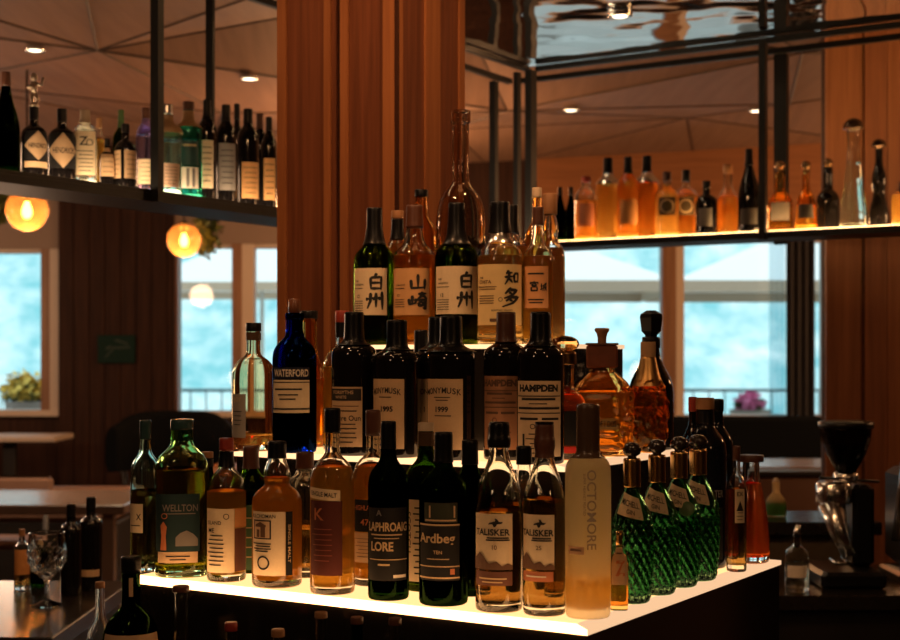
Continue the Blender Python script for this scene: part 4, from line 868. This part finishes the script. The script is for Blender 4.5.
def grinder():
    Y = 3.92; c = Vector((xz(846, Y), Y, CT)); t = thing('coffee_grinder', 'black coffee grinder with smoked bean hopper on the bar counter', 'coffee grinder', c); k = Y/F; z = lambda y: E+(HY-y)/F*Y-CT
    MB().cbox(-.10, .075, -.13, .12, 0, .045, .01).obj('base', BLACKCAP, t, False)
    m = MB(); m.cbox(.012, .072, -.03, .085, .045, z(484), .012); m.obj('column_body', BLACKCAP, t, False)
    m = MB(); m.lathe([(.044, z(503)), (.048, z(501)), (.048, z(484)), (.040, z(481))], 32, off=(-.036, -.01, 0)); m.obj('grinding_head', SILVER, t)
    m = MB(); m.tube([(-.045, -.02, z(503)), (-.03, -.04, z(530)), (-.008, -.06, z(553))], [.038, .026, .018], 20); m.obj('chute', SILVER, t)
    m = MB(); m.lathe([(.018, z(481)), (.024, z(474)), (.032, z(468)), (.052, z(455)), (.066, z(440)), (.070, z(429)), (.070, z(427))], 36, close0=False, close1=False); m.obj('bean_hopper', thin_glass('smoked_plastic', (.12, .10, .09), .1), t)
    MB().lathe([(.02, z(473)), (.045, z(458)), (.058, z(446)), (.001, z(445))], 30).obj('coffee_beans', plain('coffee_beans', (.02, .010, .006), .4, 0, .5, .8, 220), t)
    MB().lathe([(.073, z(428)), (.075, z(426)), (.075, z(422)), (.06, z(420.5)), (.001, z(420.5))], 36).obj('hopper_lid', BLACKCAP, t)
    MB().tube([(-.078, -.02, z(477)), (.085, -.02, z(481))], .004, 8).obj('adjustment_lever', BLACKCAP, t)
    MB().lathe([(.03, z(482)), (.034, z(479)), (.034, z(474)), (.026, z(472))], 28).obj('collar', SILVER, t)
    m = MB(); m.tube([(-.02, -.03, z(556)), (-.02, -.10, z(558)), (-.055, -.10, z(558)), (-.055, -.04, z(557))], .004, 8); m.obj('portafilter_fork', SILVER, t)
grinder()
def machine():
    Y = 3.95; c = Vector((xz(960, Y), Y, CT)); t = thing('espresso_machine', 'black and chrome lever espresso machine at the end of the bar counter', 'espresso machine', c); k = Y/F
    X = lambda px: xz(px, Y)-c.x; z = lambda y: E+(HY-y)/F*Y-CT
    MB().cbox(X(905), X(1010), -.15, .2, .03, z(470), .02).obj('body', BLACKCAP, t, False)
    MB().cbox(X(888), X(1010), -.19, .1, 0, .035, .008).obj('drip_tray', SILVER, t, False)
    MB().tube([(X(897), -.13, z(388)), (X(893), -.13, z(430)), (X(888), -.13, z(480)), (X(882), -.13, z(535))], [.010, .010, .012, .014], 16).obj('lever', SILVER, t)
    MB().tube([(X(897.5), -.13, z(392)), (X(896), -.13, z(372))], [.014, .019], 16).obj('lever_handle', BLACKCAP, t)
    MB().lathe([(.03, z(560)), (.034, z(556)), (.034, z(520)), (.026, z(505)), (.02, z(480))], 28, off=(X(900), -.12, 0)).obj('group_head', SILVER, t)
    MB().tube([(X(900), -.12, z(566)), (X(884), -.16, z(570))], [.014, .010], 14).obj('portafilter_handle', BLACKCAP, t)
machine()
def pourer(root, R, H, P):
    MB().tube([(0, 0, H*.95), (0, 0, H*1.05), (.004, 0, H*1.16)], [R*.30, R*.26, R*.18], 14).obj('pourer', SILVER, root)
bottle('syrup_bottle', 'small clear bottle with metal pourer beside the coffee grinder', 'bottle', Vector((xz(797, 3.78), 3.78, CT)), 24, 534, 'std', CLEAR, WATER, .5, top_part=pourer, seg=28, labels=[(788, 806, 566, 578, WHITEP, [])])
def pump(root, R, H, P): MB().lathe([(R*.3, H*.98), (R*.33, H*1.0), (R*.33, H*1.06), (R*.18, H*1.07), (R*.16, H*1.12)], 16).obj('cap', CREAMCAP, root)
bottle('soap_bottle', 'small creamy plastic bottle half full of green liquid on the ledge', 'bottle', Vector((xz(776, 4.45), 4.45, E-.5)), 21, 482, 'round', glass('milky_plastic', (.95, .86, .68), .4, 1.3, .6), SOAPG, .42, top_part=pump, seg=28, n=2)
# goblet and bottles on the goblet counter
def goblet():
    Y = 3.55; c = Vector((xz(47, Y), Y, CT)); t = thing('goblet', 'cut crystal stemmed goblet on the dark counter', 'glass', c); R = 18.5*Y/F; H = .182
    P = [(R*.78, 0), (R*.8, .003), (R*.5, .008), (R*.16, .016), (R*.11, .03), (R*.12, .055), (R*.2, .066), (R*.32, .07), (R*.72, .088), (R*.93, .108), (R*1.0, .135), (R*.97, .165), (R*.93, H)]
    I = [(r-.003, z+.001) for r, z in P if z > .085][::-1]+[(R*.3, .082), (.001, .080)]
    D = lambda A: [(A[k][0]+(A[k+1][0]-A[k][0])*q/8, A[k][1]+(A[k+1][1]-A[k][1])*q/8) for k in range(len(A)-1) for q in range(8)]+[A[-1]]
    P, I = D(P), D(I); no = {id(x) for x in P}; RI = R*.985
    f = lambda t_, z, r: 1+(.09*(abs(math.sin(7*t_+z*70))+abs(math.sin(7*t_-z*70))-1) if .086 < z < .15 else 0)
    MB().lathe(P+I, 84, mod=f).obj('glass_body', CLEAR, t)
goblet()
bottle('spirit_bottle', 'plain black bottle next to the goblet', 'bottle', Vector((xz(71, 3.72), 3.72, CT)), 21, 504, 'rum', BLACKGLASS, cap=(.84, BLACKCAP), seg=28)
bottle('spirit_bottle', 'black bottle with thin tan strip near its foot beside the plain black one', 'bottle', Vector((xz(91, 3.80), 3.80, CT)), 22, 497, 'rum', BLACKGLASS, cap=(.86, BLACKCAP), seg=28, labels=[(82, 99, 570, 577, TAN, [])])
bottle('bitters_bottle', 'short bottle with orange label behind the goblet', 'bottle', Vector((xz(22, 3.8), 3.8, CT)), 16, 529, 'std', CLEAR, DEEP, .6, cap=(537, WOODCAP, 'flat'), seg=28, labels=[(15, 29, 550, 575, ORANGEP, [])])
bottle('bitters_bottle', 'short dark bottle with tan cap behind the goblet, beside the orange labelled one', 'bottle', Vector((xz(38, 3.85), 3.85, CT)), 15, 540, 'std', DKGREEN, DEEP, .6, cap=(548, CREAMCAP, 'flat'), seg=28)

# ------------------------------------------------------------------ lounge furniture
LEATH = plain('brown_leather', (.17, .095, .065), .5, var=.15, scale=8)
BLK = plain('black_leather', (.003, .004, .005), .8, 0, .05)
TABT = plain('table_top', (.16, .11, .085), .25, 0, .5, .2, 6)
t = thing('lounge_table', 'long brown table with reflecting top in front of the brown bench', 'table', Vector((xz(20, 7.55), 7.55, 0)))
zt_ = E-.745
MB().cbox(-1.4, .64, -.40, .42, zt_-.05, zt_, .006).obj('tabletop', TABT, t, False)
for px_ in (-.06, -1.3, .55): MB().cbox(px_-.03, px_+.03, -.36, -.30, 0, zt_-.05, .004).obj('leg', TABT, t, False)
def banquette(lab, x0, x1, y0, zs, zbk, back, seat):
    t = thing('banquette', lab, 'bench', ((x0+x1)/2, y0, 0)); h = (x1-x0)/2
    MB().cbox(-h, h, 0, .55, 0, zs-.12, .01).obj('base', DARKB, t, False)
    MB().cbox(-h, h, -.02, .55, zs-.12, zs, .03).obj('seat', seat, t, False)
    MB().cbox(-h, h, .52, .68, zs-.1, zbk, .03).obj('backrest', back, t, False)
banquette('low brown leather bench beyond the long table', -3.4, -2.0, 8.6, .62, .66, LEATH, LEATH)
banquette('long bench with black backrest under the parasol window', .7, 3.6, 10.6, .55, E-.47, BLK, LEATH)
t = thing('lounge_table', 'dark table with glossy edge in front of the long black bench', 'table', Vector((xz(800, 8.8), 8.8, 0)))
MB().cbox(-.45, .9, -.35, .35, E-.72, E-.655, .006).obj('tabletop', TABT, t, False)
for px_ in (-.38, .82): MB().cbox(px_-.03, px_+.03, -.03, .03, 0, E-.72, .004).obj('leg', DARKB, t, False)
t = thing('side_cabinet', 'brown leather faced low partition behind the soap bottle', 'partition', Vector((xz(790, 7.2), 7.2, 0)))
MB().cbox(-.55, .45, -.06, .06, 0, E-.60, .01).obj('panel', LEATH, t, False); MB().cbox(-.55, .45, -.08, .08, E-.60, E-.575, .005).obj('cap_board', DARKB, t, False)
t = thing('lounge_chair', 'black rounded lounge chair before the wood wall', 'chair', Vector((xz(166, 9.7), 9.75, 0)))
bk = MB(); pts = []
for i in range(13):
    a = PI*(i/12); pts.append((math.cos(a)*.43, -math.sin(a)*.28+.30))
zb0, zb1 = .70, E-.385
vs, fs = [], []
for (x_, y_) in pts:
    for (dx, z_) in ((1, zb0), (1.04, zb0+.06), (1.04, zb1-.08), (1.0, zb1-.02), (.93, zb1), (.86, zb1-.04), (.86, zb0)):
        if z_ > zb1-.1: z_ -= .10*abs(x_/.43)**5
        vs.append((x_*dx, (y_-.3)*-dx+.1, z_))
for i in range(12):
    for j in range(6): fs.append((i*7+j, (i+1)*7+j, (i+1)*7+j+1, i*7+j+1))
fs += [tuple(range(7)), tuple(12*7+j for j in range(6, -1, -1))]
bk.add(vs, fs).obj('backrest', BLK, t)
MB().lathe([(.30, .36), (.40, .38), (.42, .44), (.40, .52), (.3, .54), (.001, .54)], 32).obj('seat', BLK, t)
MB().cbox(.30, .46, -.35, .2, .70, .76, .02).obj('armrest', wood('chair_wood', (.16, .07, .035), (.26, .12, .06)), t, False)
MB().cbox(.36, .40, -.1, -.06, 0, .71, .004).obj('arm_post', DARKB, t, False)
for (a, b) in ((-.28, -.22), (.28, -.22), (-.28, .24), (.28, .24)): MB().tube([(a, b, .40), (a*1.15, b*1.15, 0)], [.022, .014], 10).obj('leg', DARKB, t)
MB().tube([(-.34, .30, .40), (-.38, .34, .80)], .02, 10).obj('back_post', DARKB, t); MB().tube([(.34, .30, .40), (.38, .34, .80)], .02, 10).obj('back_post', DARKB, t)
t = thing('dining_chair', 'dark chair with curved brown back behind the long table', 'chair', Vector((xz(12, 8.3), 8.15, 0)))
MB().cbox(-.24, .24, .12, .17, .62, E-.70, .02).obj('backrest', LEATH, t, False); MB().cbox(-.23, .23, -.2, .12, .42, .47, .02).obj('seat', LEATH, t, False)
for a in (-.2, .2):
    for b in (-.17, .13): MB().tube([(a, b, .44 if b < 0 else .63), (a, b, 0)], .016, 8).obj('leg', DARKB, t)
t = thing('window_table', 'small table with white edge under the first window', 'table', Vector((xz(10, 11.2), 11.2, 0)))
MB().cbox(-.9, .42, -.25, .3, E-.66, E-.62, .006).obj('tabletop', PALEF, t, False); MB().cbox(-.05, .05, -.03, .03, 0, E-.66, .004).obj('leg', DARKB, t, False)

# curtains at the parasol window
def curtain(lab, p0, p1, mat, n):
    x0, x1 = xz(p0, YW-.12), xz(p1, YW-.12); t = thing('curtain', lab, 'curtain', Vector(((x0+x1)/2, YW-.12, zz(416)))); m = MB(); k = n*8; hw = (x1-x0)/2; H = zz(237)-zz(416)
    vs = [(-hw+2*hw*i/k, math.sin(i/8*2*PI)*.028, z) for i in range(k+1) for z in (0, H)]; fs = [(2*i, 2*i+2, 2*i+3, 2*i+1) for i in range(k)]
    m.add(vs, fs).obj('fabric', mat, t)
    MB().tube([(-hw, 0, H-.01), (hw, 0, H-.01)], .012, 8).obj('curtain_rail', STEEL, t)
curtain('dark grey gathered curtain in the parasol window', 786, 815, plain('grey_cloth', (.016, .016, .02), .8), 4)
SH = thin_glass('sheer', (.62, .72, .76), .0, .5)
curtain('sheer pale curtain strip beside the dark grey one', 769, 785, SH, 3)

# ------------------------------------------------------------------ outdoors
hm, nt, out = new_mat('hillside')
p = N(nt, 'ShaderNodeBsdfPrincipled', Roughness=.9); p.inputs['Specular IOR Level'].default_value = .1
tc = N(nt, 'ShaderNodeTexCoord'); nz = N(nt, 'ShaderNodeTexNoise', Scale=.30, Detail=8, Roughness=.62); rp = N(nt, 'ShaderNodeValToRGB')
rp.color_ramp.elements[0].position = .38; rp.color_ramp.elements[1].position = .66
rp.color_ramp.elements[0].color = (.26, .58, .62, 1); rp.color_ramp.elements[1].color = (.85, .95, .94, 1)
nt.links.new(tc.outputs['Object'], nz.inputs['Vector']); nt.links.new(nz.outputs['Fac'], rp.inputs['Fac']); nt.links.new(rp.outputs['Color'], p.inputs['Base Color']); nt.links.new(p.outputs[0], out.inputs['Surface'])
m = MB(); n1, n2 = 44, 26
vs = [Vector((-90+180*i/(n1-1), 62+j*1.9+4*noise.noise(Vector((i*.3, j*.3, 1))), -22+j*2.6+2.2*noise.noise(Vector((i*.25, j*.25, 4))))) for j in range(n2) for i in range(n1)]
fs = [(j*n1+i, j*n1+i+1, (j+1)*n1+i+1, (j+1)*n1+i) for j in range(n2-1) for i in range(n1-1)]
struct(m.add(vs, fs).obj('hillside', hm))
struct(MB().box(-40, 40, YW+.3, 24, -.3, -.02).obj('terrace_ground', plain('terrace', (.45, .43, .40), .8)))
CANV = plain('white_canvas', (.92, .93, .92), .8, var=.02)
def parasol(px, lab, Y=19.0, hw=1.72):
    x = xz(px, Y); z1, z0 = zz(230, Y), zz(287, Y); t = thing('parasol', lab, 'parasol', Vector((x, Y, -.02)), 0, 'white parasols on the terrace')
    z1 += .02; z0 += .02
    m = MB(); m.add([(-hw, -hw, z0), (hw, -hw, z0), (hw, hw, z0), (-hw, hw, z0), (0, 0, z1)], [(0, 1, 4), (1, 2, 4), (2, 3, 4), (3, 0, 4)]); m.obj('canopy', CANV, t, False)
    m = MB()
    for (a, b) in (((-hw, -hw), (hw, -hw)), ((hw, -hw), (hw, hw)), ((hw, hw), (-hw, hw)), ((-hw, hw), (-hw, -hw))):
        m.add([(a[0], a[1], z0), (b[0], b[1], z0), (b[0], b[1], z0-.14), (a[0], a[1], z0-.14)], [(0, 1, 2, 3)])
    m.obj('shaded_valance', plain('shaded_valance', (.55, .42, .30), .8), t, False)  # brown colour stands in for the shade inside the canopy rim
    MB().tube([(0, 0, 0), (0, 0, z1)], .035, 12).obj('pole', PALEF, t); MB().cbox(-.3, .3, -.3, .3, 0, .06, .01).obj('base', GREYP, t, False)
parasol(528, 'white parasol on the terrace behind the wooden window mullion, above the square gold decanter')
parasol(792, 'white parasol seen behind the grey curtain on the terrace')
parasol(262, 'white parasol on the terrace beside the wood column', 24)
t = thing('terrace_railing', 'thin dark railing on the terrace before the hillside', 'railing', Vector((2.5, 22.5, -.02)))
MB().tube([(-14, 0, .98), (8, 0, .98)], .022, 8).obj('top_rail', STEEL, t); m = MB()
for i in range(90): m.tube([(-14+22*i/89, 0, 0), (-14+22*i/89, 0, .98)], .011, 6)
MB().tube([(-14, 0, .1), (8, 0, .1)], .018, 8).obj('bottom_rail', STEEL, t); m.obj('railing_lattice', STEEL, t)
def bush(px, py, Y, r, lab, col, seed):
    c = at(px, py, Y); t = thing('flower_pot', lab, 'plant', Vector((c.x, Y, -.02))); h = c.z+.02
    o = foliage(c, r, r*.8, 420, .11, seed).obj('blossoms', plain('blossom_%d' % seed, col, .7, var=.25), t, False); o.location = (0, 0, h)
    o = foliage(c, r*.9, r*.8, 260, .12, seed+1).obj('leaves', LEAF, t, False); o.location = (0, 0, h-r*.35)
    MB().lathe([(.16, 0), (.24, h-r*.7), (.26, h-r*.6), (.2, h-r*.62)], 24).obj('pot', GREYP, t)
bush(750, 403, 17, .13, 'pot of pink flowers on the terrace at the window sill', (.75, .25, .45), 11)
bush(27, 388, 16, .24, 'pot of yellow flowers on the terrace outside the first window', (.85, .60, .12), 31)

# ------------------------------------------------------------------ light, sky, camera
w = bpy.data.worlds.new('World'); sc.world = w; w.use_nodes = True; nt = w.node_tree; nt.nodes.clear()
bg = N(nt, 'ShaderNodeBackground', Color=(.80, .95, 1.0, 1), Strength=1.32); wo = N(nt, 'ShaderNodeOutputWorld'); nt.links.new(bg.outputs[0], wo.inputs[0])
def spot(name, loc, target, e, size, col=(1, .72, .44), soft=.06, blend=.6):
    l = bpy.data.lights.new(name, 'SPOT'); l.energy = e; l.color = col; l.spot_size = size; l.spot_blend = blend; l.shadow_soft_size = soft
    o = bpy.data.objects.new(name, l); C.objects.link(o); o.location = loc
    o.rotation_euler = (Vector(target)-Vector(loc)).to_track_quat('-Z', 'Y').to_euler()
spot('bar_spot', (-.55, 1.35, E+1.10), (-.2, 2.5, E-.2), 8, 1.1, (1, .55, .26))
spot('bar_spot', (.55, 1.15, E+1.10), (.15, 2.4, E-.2), 8, 1.1, (1, .55, .26))
spot('column_fill_light', (-.5, 2.35, E+1.12), (-.2, 3.4, E+.2), 26, 1.5, (1, .50, .22))  # added unseen spots that brighten the column
spot('column_fill_light', (.35, 2.6, E+1.12), (.0, 3.45, E+.2), 20, 1.5, (1, .50, .22))
def lamp(loc, e, r=.15, col=None):  # added unseen fill lights without fixtures, to brighten the room
    col = col or ((1, .48, .20) if loc[0] > -1 else (1, .58, .33))
    l = bpy.data.lights.new('fill_light', 'POINT'); l.energy = e; l.color = col; l.shadow_soft_size = r
    o = bpy.data.objects.new('fill_light', l); C.objects.link(o); o.location = loc
for (x, y, z, e) in ((-4.2, 7.2, E+.55, 60), (-4.6, 10.2, E+.55, 50), (4.4, 8.0, E+.55, 110), (4.2, 10.6, E+.55, 100), (-.45, 8.6, E+.85, 60), (-.35, 10.6, E+.9, 50), (-3.3, 5.2, E+.8, 22), (3.3, 4.8, E+.8, 24), (-1.5, .2, E+.7, 7), (1.6, -.2, E+.7, 7), (-2.4, 7.7, 1.25, 9), (2.35, 6.7, 1.3, 7)): lamp((x, y, z), e)

cd = bpy.data.cameras.new('Camera'); cam = bpy.data.objects.new('Camera', cd); C.objects.link(cam)
cd.sensor_width = 36; cd.lens = 36*F/900; cd.shift_y = (HY-320)/900; cd.clip_start = .05; cd.clip_end = 400
cam.location = (0, 0, E); cam.rotation_euler = (PI/2, 0, 0)
cd.dof.use_dof = True; cd.dof.focus_distance = 2.4; cd.dof.aperture_fstop = 6.3
sc.camera = cam
sc.view_settings.view_transform = 'Standard'; sc.view_settings.look = 'None'; sc.view_settings.gamma = 1; sc.view_settings.use_curve_mapping = False
sc.view_settings.exposure = 0.2
cy = sc.cycles
cy.max_bounces = 26; cy.transmission_bounces = 22; cy.transparent_max_bounces = 16; cy.glossy_bounces = 6; cy.diffuse_bounces = 5; cy.volume_bounces = 0
cy.sample_clamp_indirect = 4; cy.blur_glossy = .4; cy.caustics_refractive = True; cy.caustics_reflective = False
cy.use_denoising = True
for i, (l1, p1, r1) in enumerate(BOX):
    for (l2, p2, r2) in BOX[i+1:]:
        d = math.hypot(p1.x-p2.x, p1.y-p2.y)
        if abs(p1.z-p2.z) < .05 and d < (r1+r2): print('TIGHT %.4f' % (r1+r2-d), l1, '|', l2)
